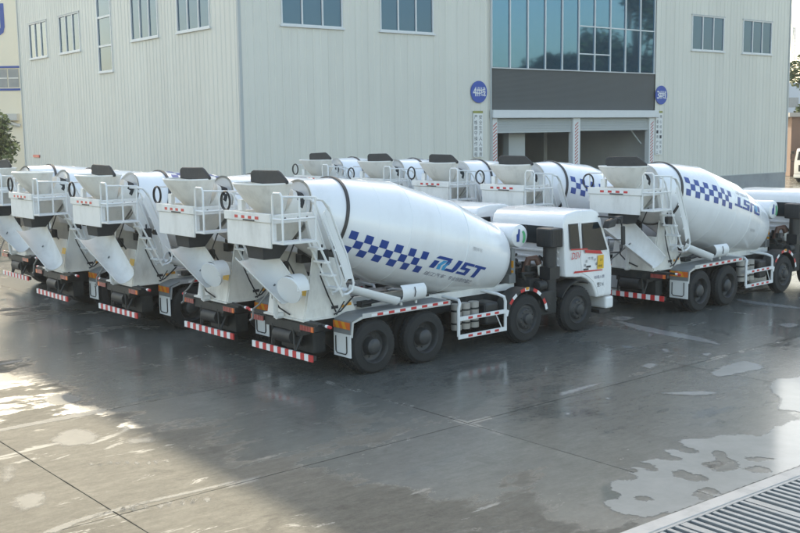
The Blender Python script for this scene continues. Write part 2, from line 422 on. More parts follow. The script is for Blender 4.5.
bar0 = None; a = -5.0; k = 0
while a < 7.2:
    if bar0 is None: bar0 = bar.build('bar', 'galvanised', drain, bevel=.004, seg=1); o = bar0
    else: o = bar0.copy(); col.objects.link(o)
    wide = (k % 9 == 4)
    o.location = (a, 0, random.uniform(-.003, .003)); o.scale = (1.9 if wide else 1, 1, 1); a += .142 + random.uniform(-.004, .004) + (.03 if wide else 0); k += 1
for b_ in (.42, .84, 1.26):
    mb = MB(); mb.box(KA, KB, -KW-b_-.03, -KW-b_+.03, -.075, -.052); mb.build('cross_bar', 'galvanised', drain)

def catmull(P, n=5):
    out = []; L_ = len(P)
    for i in range(L_):
        p0, p1, p2, p3 = P[i-1], P[i], P[(i+1) % L_], P[(i+2) % L_]
        for k in range(n):
            t = k/n; out.append(.5*((2*p1)+(p2-p0)*t+(2*p0-5*p1+4*p2-p3)*t*t+(-p0+3*p1-3*p2+p3)*t**3))
    return out
_pz = [.004]
def sdist(pts, poly):
    """signed distance (inside positive) of points (n,2) to a polygon (m,2)"""
    a = poly; b = np.roll(poly, -1, 0); best = np.full(len(pts), 1e9); inside = np.zeros(len(pts), bool)
    for p, q in zip(a, b):
        d = q-p; l = d@d
        if l < 1e-12: continue
        t = np.clip(((pts-p)@d)/l, 0, 1); best = np.minimum(best, np.hypot(*(pts-p-t[:, None]*d).T))
        c = ((p[1] > pts[:, 1]) != (q[1] > pts[:, 1])); x = p[0]+(pts[:, 1]-p[1])/((q[1]-p[1]) if abs(q[1]-p[1]) > 1e-12 else 1e-12)*d[0]
        inside ^= (c & (pts[:, 0] < x))
    return np.where(inside, best, -best)
def puddle(pix, m='puddle_silt', holes=(), cell=.035, margin=.12, z=None):
    if z is None: z = _pz[0]; _pz[0] += .00018
    P = np.array([(p.x, p.y) for p in catmull([px_ground(*p) for p in pix], 5)])
    lo, hi = P.min(0)-margin, P.max(0)+margin
    nx, ny = int((hi[0]-lo[0])/cell)+2, int((hi[1]-lo[1])/cell)+2
    X, Y = np.meshgrid(lo[0]+np.arange(nx)*cell, lo[1]+np.arange(ny)*cell, indexing='ij'); pts = np.stack([X.ravel(), Y.ravel()], 1)
    d = sdist(pts, P)
    for h in holes:
        H = np.array([(p.x, p.y) for p in catmull([px_ground(*p) for p in h], 5)]); d = np.minimum(d, -sdist(pts, H))
    kd = (pts-np.array([KO.x, KO.y]))@np.array([KN.x, KN.y])
    ok = (d > -margin) & (kd < -.015)
    idx = -np.ones(len(pts), int); idx[ok] = np.arange(ok.sum()); idx = idx.reshape(nx, ny)
    F = [(idx[i, k], idx[i+1, k], idx[i+1, k+1], idx[i, k+1]) for i in range(nx-1) for k in range(ny-1) if min(idx[i, k], idx[i+1, k], idx[i+1, k+1], idx[i, k+1]) >= 0]
    me = bpy.data.meshes.new('puddle'); me.from_pydata([(x, y, z) for x, y in pts[ok]], [], [tuple(int(v) for v in f) for f in F])
    at = me.attributes.new('edge', 'FLOAT', 'POINT'); at.data.foreach_set('value', d[ok].astype(np.float32))
    me.materials.append(M[m]); o = bpy.data.objects.new('puddle', me); col.objects.link(o)
    return tag(o, kind='structure')
PUDDLES = True
if PUDDLES:
    Z4 = [(5,250),(40,238),(70,228),(66,212),(35,195),(50,165),(100,160),(150,156),(130,140),(90,118),(140,108),(190,118),(228,122),(200,100),(155,85),(240,75),(290,82),(330,76),(290,64),(250,40),(300,38),(345,50),(386,50),(350,30),(310,8),(360,-4),(420,-6),(500,-20),(580,-22),(640,-18),(680,-40),(720,-60),(800,-85),(900,-100),(900,90),(800,116),(600,190),(420,262),(300,310),(265,294),(210,306),(150,308),(90,295),(40,276),(5,262)]
    HOLES = ([(292,132),(330,125),(370,138),(430,150),(400,165),(350,158),(310,148)], [(420,98),(450,88),(470,78),(450,52),(485,48),(500,70),(548,92),(530,118),(480,125),(440,108)], [(380,215),(410,195),(460,200),(455,222),(410,235)], [(590,115),(620,105),(672,118),(655,132),(610,130)], [(145,232),(170,226),(200,236),(170,242)], [(105,122),(125,117),(146,124),(125,131)], [(585,72),(640,70),(690,76),(640,84),(600,82)])
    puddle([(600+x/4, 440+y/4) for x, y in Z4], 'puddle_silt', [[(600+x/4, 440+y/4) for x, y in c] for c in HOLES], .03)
    for c in ([(768,386),(775,379),(790,378),(815,376),(815,410),(790,411),(776,409),(779,399),(771,393)],  # this outline: sky reflection painted as a pale film
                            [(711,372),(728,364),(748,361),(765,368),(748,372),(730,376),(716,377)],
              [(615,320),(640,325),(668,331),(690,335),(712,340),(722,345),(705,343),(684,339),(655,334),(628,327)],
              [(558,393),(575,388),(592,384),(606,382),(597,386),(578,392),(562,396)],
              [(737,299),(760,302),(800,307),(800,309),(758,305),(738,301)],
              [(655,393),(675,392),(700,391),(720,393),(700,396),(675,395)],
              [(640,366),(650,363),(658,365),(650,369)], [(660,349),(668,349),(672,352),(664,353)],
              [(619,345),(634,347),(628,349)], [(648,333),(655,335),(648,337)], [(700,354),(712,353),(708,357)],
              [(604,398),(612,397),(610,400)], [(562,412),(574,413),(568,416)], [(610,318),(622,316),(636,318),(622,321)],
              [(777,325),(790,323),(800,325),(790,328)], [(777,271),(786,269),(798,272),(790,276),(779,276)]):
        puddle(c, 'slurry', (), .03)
    # dried cement slurry: splashes, silted joints, tread prints
    DRIED = [[(40,399),(55,394),(75,393),(86,399),(70,405),(48,405)], [(48,439),(62,430),(84,428),(102,434),(96,443),(70,447),(54,446)], [(122,440),(136,437),(154,437),(156,442),(138,445),(126,445)],
             [(0,428.5),(40,420.5),(80,412.5),(106,408.5),(106,412),(82,417),(40,424.5),(0,432)], [(106,510.5),(150,499.5),(195,489.5),(232,481),(232,484),(196,493),(150,503.5),(106,514.5)],
             [(0,363),(22,359.5),(22,361.5),(0,365)], [(40,533),(75,519),(104,511),(104,515),(78,524),(56,533)], [(0,470),(8,462),(20,466),(14,480),(0,486)], [(10,500),(34,490),(52,496),(40,508),(16,512)]]
    for k in range(9): x = 90+9.6*k+random.uniform(-1.5, 1.5); y = 464.5-.35*k+random.uniform(-.8, .8); DRIED.append([(x-4, y), (x, y-2.2), (x+4, y-.3), (x+.6, y+2.4)])
    for k in range(8): x = 122+12*k+random.uniform(-2, 2); y = 509-1.2*k+random.uniform(-1, 1); DRIED.append([(x-5, y+.5), (x, y-3.2), (x+5.4, y-.8), (x+.8, y+3.4)])
    for k, c in enumerate(DRIED): puddle(c, 'joint_silt' if 3 <= k <= 6 or k > 8 else 'dry_slurry', (), .02, z=.0034).name = 'dried_slurry'

# ------------------------------------------------------------------ factory building
BA = 0.668; BC = Vector((-7.60, 50.93, 0)); BL, BD, BH = 47.7, 31.2, 25.5
bld = tag(empty('factory_building', BC, BA), 'large factory hall clad in pale ribbed sheet with tall blue glazed bay', 'building')
# local: x along the front, y going back along the left wall
pm = MB()           # unit cladding sheet: width 1 (x), height 1 (z), ribs proud towards -y
P = [(0,0),(.03,0),(.06,-.020),(.12,-.020),(.15,0),(.48,0),(.51,-.020),(.57,-.020),(.60,0),(.985,0),(.99,.005),(1.0,.005)]
pm.add([(x, y, 0) for x, y in P] + [(x, y, 1) for x, y in P], [(i, i+1, i+1+len(P), i+len(P)) for i in range(len(P)-1)])
panel0 = pm.build('wall_panel', 'cladding', bld)
_used = [False]
def wpanel(a0, a1, z0, z1, side):
    if not _used[0]: o = panel0; _used[0] = True
    else: o = panel0.copy(); col.objects.link(o)
    if side == 'front': o.location = (a0, 0, z0); o.rotation_euler = (0, 0, 0)
    else: o.location = (0, a1, z0); o.rotation_euler = (0, 0, -pi/2)
    o.scale = (a1-a0, 1, z1-z0)
def wall_cols(a0, a1, side, holes):
    """holes: (h0,h1,[(z0,z1)...])"""
    cur = a0
    for h0, h1, zs in sorted(holes) + [(a1, a1, [])]:
        n = max(1, round((h0-cur)/.86)) if h0-cur > .1 else 0
        for i in range(n):
            wpanel(cur+(h0-cur)*i/n, cur+(h0-cur)*(i+1)/n, 1.2, BH, side)
        if h1 > h0:
            n = max(1, round((h1-h0)/.86)); spans = []; z = 1.2
            for za, zb in zs: spans.append((z, za)); z = zb
            spans.append((z, BH))
            for i in range(n):
                for za, zb in spans:
                    if zb-za > .05: wpanel(h0+(h1-h0)*i/n, h0+(h1-h0)*(i+1)/n, za, zb, side)
        cur = h1
WZ0, WZ1 = 10.05, 12.42
front_w = [(2.40, 6.10), (8.54, 12.22), (35.53, 39.25), (41.55, 45.25)]
left_w = [(2.80, 6.42), (8.68, 12.14), (19.80, 23.28), (25.56, 28.94)]
tall = (14.94, 17.0, 8.53, 14.6)
BAY0, BAY1, BAYT = 16.62, 31.68, 14.6
wall_cols(0, BL, 'front', [(a, b, [(WZ0, WZ1)]) for a, b in front_w] + [(BAY0, BAY1, [(1.2, BAYT)])])
wall_cols(0, BD, 'left', [(a, b, [(WZ0, WZ1)]) for a, b in left_w] + [(tall[0], tall[1], [(tall[2], tall[3])])])
mb = MB(); mb.box(BL-.012, BL, .02, BD, 0, BH); mb.build('side_wall', 'cladding', bld)
mb = MB(); mb.box(.02, BL-.02, BD-.02, BD, 0, BH); mb.build('back_wall', 'cladding', bld)
mb = MB(); mb.box(-.12, BL+.12, -.12, BD+.12, BH, BH+.35); mb.build('roof', 'roof_grey', bld)
def fr(side, a, d, z):   # a along wall, d outwards
    return (a, -d, z) if side == 'front' else (-d, a, z)
def wbox(mb, side, a0, a1, d0, d1, z0, z1):
    if side == 'front': mb.box(a0, a1, -d1, -d0, z0, z1)
    else: mb.box(-d1, -d0, a0, a1, z0, z1)
for s, a0, a1 in (('front', -.02, BAY0), ('front', BAY1, BL+.02), ('left', .08, BD)):
    mb = MB(); wbox(mb, s, a0, a1, -.10, .045, 0, 1.2); mb.build('plinth', 'plinth', bld)
    mb = MB(); wbox(mb, s, a0, a1, -.05, .07, 1.2, 1.26); mb.build('plinth_flashing', 'trim_grey', bld)
for x, y in ((-.06, -.06), (BL-.08, -.06)):
    mb = MB(); mb.box(x, x+.16, y, y+.16, 1.262, BH-.002); mb.build('corner_trim', 'trim_grey', bld)
mb = MB(); mb.box(-.06, .10, BD-.08, BD+.06, 1.262, BH-.002); mb.build('corner_trim', 'trim_grey', bld)
for a in (BAY0-.16,):
    mb = MB(); mb.tube([(a, -.13, .1), (a, -.13, BH-.3)], .055, 8); mb.build('downpipe', 'trim_grey', bld, smooth=40)
def window(side, a0, a1, z0, z1, mullions, transoms=()):
    w = MB()
    t = .07
    wbox(w, side, a0, a1, -.10, .055, z1-t, z1); wbox(w, side, a0, a1, -.10, .055, z0, z0+t)
    wbox(w, side, a0, a0+t, -.10, .053, z0+t, z1-t); wbox(w, side, a1-t, a1, -.10, .053, z0+t, z1-t)
    xs = [a0] + mullions + [a1]
    for m_ in mullions: wbox(w, side, m_-.04, m_+.04, -.08, .045, z0+t, z1-t)
    for tr in transoms: wbox(w, side, a0+t, a1-t, -.08, .042, tr-.06, tr+.06)
    wo = w.build('window', 'frame_white', bld)
    s_ = MB(); wbox(s_, side, a0-.10, a1+.10, -.02, .11, z0-.09, z0-.002); s_.build('sill', 'frame_white', wo)
    h_ = MB(); wbox(h_, side, a0-.08, a1+.08, -.02, .08, z1+.002, z1+.05); h_.build('lintel', 'trim_grey', wo)
    for i in range(len(xs)-1):
        zs = [z0] + list(transoms) + [z1]
        for j in range(len(zs)-1):
            g_ = MB(); wbox(g_, side, xs[i]+.04, xs[i+1]-.04, -.05, -.02, zs[j]+.05, zs[j+1]-.05); g_.build('pane', 'window_glass', wo)
    bk = MB(); wbox(bk, side, a0, a1, -.5, -.45, z0, z1); bk.build('blind', 'interior', wo)
for a, b in front_w: window('front', a, b, WZ0, WZ1, [a+(b-a)/3, a+(b-a)*2/3])
for a, b in left_w: window('left', a, b, WZ0, WZ1, [a+(b-a)/3, a+(b-a)*2/3])
window('left', *tall, [], (10.05, 11.75, 13.4))
# glazed bay
cw = empty('curtain_wall', (0, 0, 0), 0, bld)
GZ0 = 8.36; NP = 10; pw = (BAY1-BAY0-.16)/NP
for i in range(NP):
    a = BAY0+.08+pw*i; zs = [GZ0, 11.1, BAYT] if i < 5 else ([GZ0, 9.4, 11.1, BAYT] if i in (5, 6) else [GZ0, 11.1, BAYT])
    if i < 5: zs = [GZ0, BAYT]
    for j in range(len(zs)-1):
        mb = MB(); tx = random.uniform(-.004, .004)
        mb.add([(a+.03, .10+tx, zs[j]+.03), (a+pw-.03, .10-tx, zs[j]+.03), (a+pw-.03, .10-tx+random.uniform(-.003,.003), zs[j+1]-.03), (a+.03, .10+tx, zs[j+1]-.03)], [(0, 1, 2, 3)])
        mb.build('pane', 'tint_glass', cw)
    for zt in zs[1:-1]:
        mb = MB(); mb.box(a+.035, a+pw-.035, .05, .12, zt-.035, zt+.035); mb.build('transom', 'frame_white', cw)
for i in range(NP+1):
    a = BAY0+.08+pw*i; mb = MB(); mb.box(a-.035, a+.035, .02, .14, GZ0, BAYT); mb.build('mullion', 'frame_white', cw)
mb = MB(); mb.box(BAY0+.04, BAY1-.04, .2, .25, GZ0, BAYT); mb.build('backing', 'interior', cw)
mb = MB(); mb.box(BAY0, BAY1, 0, .14, BAYT, BAYT+.12); mb.build('head_frame', 'frame_white', cw)
band = MB(); n = 44; z0, z1 = 5.92, GZ0-.05
for k in range(n):
    za, zb = z0+(z1-z0)*k/n, z0+(z1-z0)*(k+1)/n; zc = zb-(zb-za)*.35
    band.add([(BAY0+.02, .06, za), (BAY1-.02, .06, za), (BAY1-.02, .045, zc), (BAY0+.02, .045, zc), (BAY1-.02, .06, zb), (BAY0+.02, .06, zb)], [(0,1,2,3), (3,2,4,5)])
band.build('dark_band', 'cladding_dark', bld)
mb = MB(); mb.box(BAY0+.02, BAY1-.02, -.02, .13, GZ0-.05, GZ0); mb.build('band_sill', 'frame_white', bld)
mb = MB(); mb.box(BAY0-.1, BAY1+.1, -.28, .25, 5.44, 5.90); mb.build('header_beam', 'frame_white', bld, bevel=.02)
# door bay: three pillars with hazard tape, two half-lowered shutters, dark hall behind
def pillar(a0, a1):
    mb = MB(); mb.box(a0, a1, -.06, .30, 0, 5.438); o = mb.build('door_pillar', 'frame_white', bld)
    st = MB(); z = .1
    c0 = (a0+a1)/2
    while z < 5.0:
        w = min(a1-a0, .30)*.5
        st.add([(c0-w, -.064, z), (c0+w, -.064, z+.22), (c0+w, -.064, z+.30), (c0-w, -.064, z+.09)], [(0, 1, 2, 3)]); z += .20
    tag(st.build('hazard_stripes', 'tape_red', o), kind='stuff')
pillar(16.66, 17.04); pillar(23.56, 24.22); pillar(31.06, 31.60)
for a0, a1, zb in ((17.04, 23.56, 4.68), (24.22, 31.06, 4.74)):
    sh = MB(); z = zb; 
    while z < 5.43:
        zt = min(z+.09, 5.437); sh.add([(a0+.01, .10, z), (a1-.01, .10, z), (a1-.01, .085, (z+zt)/2), (a0+.01, .085, (z+zt)/2), (a1-.01, .10, zt), (a0+.01, .10, zt)], [(0,1,2,3), (3,2,4,5)]); z += .09
    so = sh.build('roller_shutter', 'shutter', bld)
    mb = MB(); mb.box(a0+.01, a1-.01, .06, .13, zb-.12, zb); mb.build('bottom_rail', 'trim_grey', so)
hall = MB()
hall.box(BAY0-.3, BAY1+.3, 16, 16.2, 0, 6); hall.box(BAY0-.5, BAY0-.3, .3, 16, 0, 6); hall.box(BAY1+.3, BAY1+.5, .3, 16, 0, 6); hall.box(BAY0-.5, BAY1+.5, .3, 16.2, 6, 6.1)
hall.build('hall_lining', 'interior', bld)
mb = MB(); mb.box(19.2, 20.6, 1.2, 1.7, 0, 5.99); mb.build('inner_column', 'trim_grey', bld)
for a in (26.5, 30.4): 
    mb = MB(); mb.box(a, a+.35, 9.0, 9.35, 0, 5.99); mb.build('inner_column', 'interior', bld)
mb = MB(); mb.tube([(29.0, .6, 5.4), (30.9, .5, 3.7)], .05, 6); mb.build('inner_brace', 'trim_grey', bld)

def blocal(a, d, z):   # building local -> world
    return Vector((BC.x + a*cos(BA) + d*sin(BA), BC.y + a*sin(BA) - d*cos(BA), z))
def line_sign(a, txt, label):
    s = tag(empty('line_sign', blocal(a, .05, 6.93), BA), label, 'sign')
    mb = MB(); mb.lathe([(-.04, .001), (-.04, .625), (0, .625), (0, .001)], 48, 'y'); mb.build('disc', 'sign_blue', s, smooth=30)
    for ch_, xa, xb in zip(txt, (-.47, -.18, .12), (-.20, .10, .50)):
        mb = MB(); text_fit(mb, ch_, lambda x, y: (x, -.045, y), xa, xb, -.25, .27)
        for dx, dz in ((.010, 0), (-.010, 0), (0, .010)): text_fit(mb, ch_, lambda x, y: (x+dx, -.0455-abs(dx)*.05-dz*.08, y+dz), xa, xb, -.25, .27)
        mb.build('character', 'sign_white', s)
line_sign(15.57, '4#线', 'round blue wall sign numbered four, above the board of bold characters')
line_sign(32.24, '3#线', 'round blue wall sign numbered three, above the board of small characters')
def board(a, w, z0, z1, cols_, label, small=1.0):
    s = tag(empty('notice_board', blocal(a, .05, z0), BA), label, 'notice board')
    h = z1-z0
    mb = MB(); mb.box(-w/2, w/2, -.03, 0, 0, h-.14); mb.build('board', 'sign_white', s)
    mb = MB(); mb.box(-w/2, w/2, -.032, 0, h-.138, h); mb.build('head_strip', 'sign_green', s)
    mb = MB(); nn = len(cols_[0]); step = (h-.2)/nn
    for ci, colm in enumerate(cols_):
        cx_ = -w/2 + w*(ci+.5)/len(cols_)
        for k, ch in enumerate(colm):
            zc = h-.2-step*(k+.5); r_ = min(w/len(cols_), step)*.40*small
            text_fit(mb, ch, lambda x, y: (x, -.034, y), cx_-r_, cx_+r_, zc-r_, zc+r_)
    mb.build('lettering', 'dark_ink', s)
board(15.50, .74, 3.2, 5.85, ('严格遵守操作规程', '安全生产人人有责'), 'narrow white board with two columns of bold characters under the 4# sign')
board(32.06, .70, 2.95, 5.87, ('质量第一用户至上', '精心组装一丝不苟'), 'narrow white board with two columns of small characters under the 3# sign', .78)
mb = MB(); mb.box(0, .04, -.6, .6, -.09, .09)
o = mb.build('wall_plate', 'red'); o.location = Vector((BC.x - sin(BA)*28.8 - .09*cos(BA), BC.y + cos(BA)*28.8 - .09*sin(BA), 3.34)); o.rotation_euler.z = BA
tag(o, 'small red plate fixed low on the ribbed side wall', 'plate')

# ------------------------------------------------------------------ mixer truck (local: X forward, Y left, Z up, rear axle at 0)
AX = [0.0, 1.35, 4.39, 6.17]
DZ, DT = 3.24, .265
DPROF = [(0, .60), (.702, .822), (2.176, 1.077), (3.864, 1.06), (5.442, .814)]
def drad(s):
    for (a, ra), (b, rb) in zip(DPROF, DPROF[1:]):
        if s <= b: return ra + (rb-ra)*(s-a)/(b-a)
    return DPROF[-1][1]
def make_wheel(rear):
    w = MB(); Rr = .545
    prof = [(-.0, .33), (-.012, .36), (-.0, .44), (-.012, .50), (-.05, .530), (-.075, Rr), (-.13, Rr), (-.135, Rr-.012), (-.15, Rr-.012), (-.155, Rr), (-.21, Rr), (-.235, .53), (-.275, .50), (-.285, .42), (-.27, .33)]
    prof = [(-a*-1 if False else -a, r) for a, r in prof]     # goes inwards (+y) from the outer face at y=0
    if rear: prof2 = prof + [(p[0]+.33, p[1]) for p in prof]
    else: prof2 = prof
    w.lathe(prof2, 44, 'y')
    # tread lugs
    n = 40
    for off in ((0, .33) if rear else (0,)):
        for k in range(n):
            t = 2*pi*k/n; 
            for y0, y1, dt in ((.065, .125, 0), (.16, .22, .5)):
                c0, c1 = t+dt*2*pi/n, t+dt*2*pi/n+2*pi/n*.62
                w.add([(cos(q)*r_, y+off, sin(q)*r_) for y in (y0, y1) for q in (c0, c1) for r_ in (Rr-.004, Rr+.009)], [(0,1,3,2), (4,6,7,5), (1,5,7,3), (0,2,6,4), (0,4,5,1), (2,3,7,6)])
    tyre = w.build('wheel', 'rubber', None, smooth=35)
    r = MB()
    if rear: r.lathe([(-.004, .335), (.02, .315), (.14, .30), (.165, .26), (.165, .19), (.12, .175), (.02, .16), (-.01, .13), (-.03, .10), (-.03, .001)], 36, 'y')
    else: r.lathe([(-.004, .335), (.02, .315), (.05, .30), (.045, .25), (-.01, .21), (-.02, .17), (-.02, .13), (-.075, .115), (-.09, .08), (-.09, .001)], 36, 'y')
    ry = .165 if rear else -.015
    for k in range(10):
        t = 2*pi*k/10; rr_ = .222 if rear else .19
        r.tube([(cos(t)*rr_, ry+.01, sin(t)*rr_), (cos(t)*rr_, ry-.03, sin(t)*rr_)], .014, 6)
    r.build('rim', 'rim', tyre, smooth=35)
    if not rear: pass
    return tyre

def strip(mb, p0, p1, hz, d, n, first=0):
    """alternating red (slot 1) / white (slot 0) band from p0 to p1, height hz (vector), thickness vector d"""
    p0, p1, hz, d = Vector(p0), Vector(p1), Vector(hz), Vector(d)
    for k in range(n):
        a, b = p0+(p1-p0)*(k/n), p0+(p1-p0)*((k+1)/n)
        mb.k = (k+first) % 2
        mb.hexa([a, b, b+d, a+d, a+hz, b+hz, b+hz+d, a+hz+d])
    mb.k = 0
def half_pipe(mb, p0, p1, r0, r1, upv, a0=-100, a1=100, t=.012, n=14):
    """trough open towards upv, running p0 -> p1"""
    p0, p1 = Vector(p0), Vector(p1); ax = (p1-p0).normalized(); up = Vector(upv); up = (up-ax*up.dot(ax)).normalized(); sd_ = ax.cross(up)
    V = []; F = []
    for p, r in ((p0, r0), (p1, r1)):
        for rr_ in (r, r-t):
            for k in range(n+1):
                th = R(a0+(a1-a0)*k/n); V.append(p - up*cos(th)*rr_ + sd_*sin(th)*rr_)
    m_ = n+1
    for k in range(n):
        F += [(k, k+1, 2*m_+k+1, 2*m_+k), (m_+k, 3*m_+k, 3*m_+k+1, m_+k+1), (k, m_+k, m_+k+1, k+1), (2*m_+k, 2*m_+k+1, 3*m_+k+1, 3*m_+k)]
    F += [(0, 2*m_, 3*m_, m_), (n, m_+n, 3*m_+n, 2*m_+n)]
    mb.add(V, F)

def make_truck():
    T = empty('concrete_mixer_truck')
    # --- running gear
    rw, fw = make_wheel(True), make_wheel(False)
    first = {True: rw, False: fw}; used = {True: False, False: False}
    for i, x in enumerate(AX):
        for s in (-1, 1):
            rear = i < 2
            if not used[rear]: o = first[rear]; used[rear] = True; o.parent = T
            else:
                o = copy_tree(first[rear], T)
            o.location = (x, s*1.25 if rear else s*1.235, .545)
            o.rotation_euler = (0, random.uniform(0, 6), 0) if s < 0 else (0, random.uniform(0, 6), 0)
            o.scale = (1, 1 if s < 0 else -1, 1)
    for x in AX:
        mb = MB(); mb.tube([(x, -.95, .545), (x, .95, .545)], .09, 10)
        if x < 2: mb.lathe([(-.25, .05), (-.2, .2), (0, .26), (.2, .2), (.25, .05)], 16, 'y', (x, 0, .545))
        mb.build('axle', 'chassis', T, smooth=40)
    mb = MB()
    for s in (-1, 1):
        mb.box(-1.28, 7.0, s*.43-.045, s*.43+.045, .82, 1.10)
        mb.box(-.5, 1.9, s*.62-.05, s*.62+.05, .60, .78)
    for x in (-1.2, -.6, .65, 2.2, 3.4, 4.9): mb.box(x-.06, x+.06, -.43, .43, .86, 1.06)
    mb.build('chassis', 'chassis', T)
    mb = MB()
    for s in (-1, 1): mb.box(-1.0, 4.75, s*.46-.05, s*.46+.05, 1.103, 1.25)
    for x in (.3, 1.4, 2.4, 3.3): mb.box(x-.05, x+.05, -.41, .41, 1.11, 1.20)
    mb.build('subframe', 'dusty_white', T)
    # --- rear bumper and lights
    mb = MB(); strip(mb, (-1.39, 1.06, .41), (-1.39, -1.06, .41), (0, 0, .13), (.03, 0, 0), 16); b_ = mb.build('rear_bumper', ['white_reflect', 'red'], T)
    mb = MB(); mb.box(-1.36, -1.28, -1.05, 1.05, .43, .52)
    for s in (-1, 1):
        mb.tube([(-1.33, s*.40, .50), (-1.05, s*.43, 1.05)], .028, 6); mb.tube([(-1.33, s*.40, .50), (-1.33, s*.36, .98)], .02, 6)
    mb.build('bumper_bracket', 'chassis', b_)
    mb = MB(); mb.box(-1.34, -1.30, -.62, .62, .93, 1.10); mb.box(-1.30, -1.2, -1.15, 1.15, 1.10, 1.14)
    mb.tube([(-1.25, .30, .78), (-1.25, -.30, .78)], .15, 14); mb.tube([(-.9, .5, .70), (-.9, -.2, .70)], .20, 16)
    mb.box(-1.0, -.7, -.55, .55, .45, .85)
    mb.build('tail_crossmember', 'chassis', T, smooth=40)
    for s in (-1, 1):
        mb = MB(); mb.box(-1.36, -1.28, s*.63, s*1.13, 1.0, 1.10); mb.build('tail_lamp_housing', 'black_plastic', T)
        mb = MB(); n = 5
        for k in range(n):
            mb.k = 1 if k == 4 else 0; a, b2 = s*(.645+.09*k), s*(.645+.09*k+.08)
            mb.box(-1.372, -1.36, min(a, b2), max(a, b2), .985, 1.085)
        mb.build('tail_lamp', ['lamp_red', 'orange'], T)
        # marker arm with red-white tip
        mb = MB(); mb.tube([(-1.15, s*.6, 1.13), (-1.2, s*1.27, 1.115)], .028, 6); mb.k = 1; mb.tube([(-1.2, s*1.27, 1.115), (-1.2, s*1.34, 1.113)], .032, 6); mb.k = 2; mb.tube([(-1.2, s*1.34, 1.113), (-1.2, s*1.42, 1.11)], .032, 6)
        mb.build('width_marker', ['chassis', 'white_reflect', 'red'], T, smooth=40)
        # fender
        y0, y1 = s*.72, s*1.26
        mb = MB(); prof = [(-.62, .86), (-.60, 1.13), (-.30, 1.22), (1.98, 1.25), (2.08, 1.20), (2.08, 1.18), (1.97, 1.228), (-.28, 1.20), (-.575, 1.115), (-.595, .86)]
        mb.prism(prof, min(y0, y1), max(y0, y1)); fo = mb.build('fender', 'steel_grey', T)
        mb = MB(); yy = s*1.263; 
        mb.box(-.32, 2.02, min(yy, yy+s*.012), max(yy, yy+s*.012), 1.15, 1.245); mb.build('fender_trim', 'silver', fo)
        st = MB(); strip(st, (-.10, s*1.277, 1.165), (1.95, s*1.277, 1.185), (0, 0, .05), (0, s*.004, 0), 14, 0); st.build('reflective_strip', ['white_reflect', 'red'], fo)
        mb = MB(); mb.add([(-.30, s*1.262, 1.20), (-.57, s*1.262, 1.11), (-.61, s*1.262, .80), (-.56, s*1.262, .80), (-.53, s*1.262, 1.08), (-.28, s*1.262, 1.15)], [(0,1,2,3,4,5)]); mb.build('fender_edge', 'silver', fo)
        hz = MB(); n = 5
        for k in range(n):
            hz.k = k % 2; a, b2 = y0+(y1-y0)*k/n, y0+(y1-y0)*(k+1)/n; sk = .08*s*-1
            hz.add([(-.628, a, .96), (-.628, b2, .96), (-.626, b2+ (sk if k < n-1 else 0), 1.10), (-.626, a+(sk if k else 0), 1.10)], [(0, 1, 2, 3)])
        hz.build('hazard_plate', ['orange', 'amber'], fo)
        mb = MB(); mb.box(-.615, -.60, min(y0, y1), max(y0, y1), .40, .86); fl = mb.build('mud_flap', 'rail_white', fo)
        mb = MB(); a = s*.80; b2 = s*1.15; mb.tube([(-.63, a, .80), (-.63, a, .50), (-.63, a+s*.04, .46), (-.63, b2-s*.04, .46), (-.63, b2, .50), (-.63, b2, .82)], .012, 6); mb.build('flap_hook', 'black_plastic', fl, smooth=40)
        # side guard
        mb = MB(); yg = s*1.22
        mb.tube([(2.30, yg, .42), (2.30, yg, 1.02), (2.34, yg, 1.12), (2.42, s*1.10, 1.18), (2.42, s*.60, 1.20)], .035, 8)
        mb.tube([(3.72, yg, .42), (3.72, yg, 1.02), (3.68, yg, 1.12), (3.60, s*1.10, 1.18), (3.60, s*.60, 1.20)], .035, 8)
        for z in (.41, .80): mb.box(2.28, 3.74, min(yg, yg+s*.03), max(yg, yg+s*.03), z-.045, z+.045)
        mb.tube([(3.62, yg, .42), (3.42, yg, .78)], .012, 6)
        go = mb.build('side_guard', 'rail_white', T, smooth=40)
        for z in (.41, .80):
            st = MB(); strip(st, (2.42, yg+s*.032, z-.025), (3.62, yg+s*.032, z-.025), (0, 0, .05), (0, s*.004, 0), 9, 0)
            st.build('reflective_strip', ['white_reflect', 'red'], go)
        # tanks behind the guard
        for k, x in enumerate((2.52, 2.78, 3.04)):
            mb = MB(); mb.tube([(x, s*.92, .50), (x, s*.92, 1.06)], [.115, .115], 16); mb.k = 1; mb.tube([(x, s*.92, .62), (x, s*.92, .66)], .121, 16); mb.tube([(x, s*.92, .90), (x, s*.92, .94)], .121, 16)
            mb.build('air_tank', ['tank_metal', 'chassis'], T, smooth=40)
        mb = MB(); mb.box(3.22, 3.62, min(s*.62, s*1.12), max(s*.62, s*1.12), .52, 1.02); mb.build('fuel_tank', 'black_plastic', T, bevel=.06)
        # front-axle fenders
        for x, full in ((AX[2], True), (AX[3], False)):
            mb = MB(); n = 18; r0, r1 = .66, .69; V = []; a0_, a1_ = (R(12), R(168)) if full else (R(60), R(150))
            for k in range(n+1):
                t = a0_+(a1_-a0_)*k/n
                for r_ in (r0, r1):
                    for y in (s*.85, s*1.25): V.append((x+cos(t)*r_, y, .545+sin(t)*r_))
            F = []
            for k in range(n):
                o_ = 4*k; F += [(o_, o_+1, o_+5, o_+4), (o_+2, o_+6, o_+7, o_+3), (o_+1, o_+3, o_+7, o_+5), (o_, o_+4, o_+6, o_+2)]
            F += [(0, 2, 3, 1), (4*n, 4*n+1, 4*n+3, 4*n+2)]
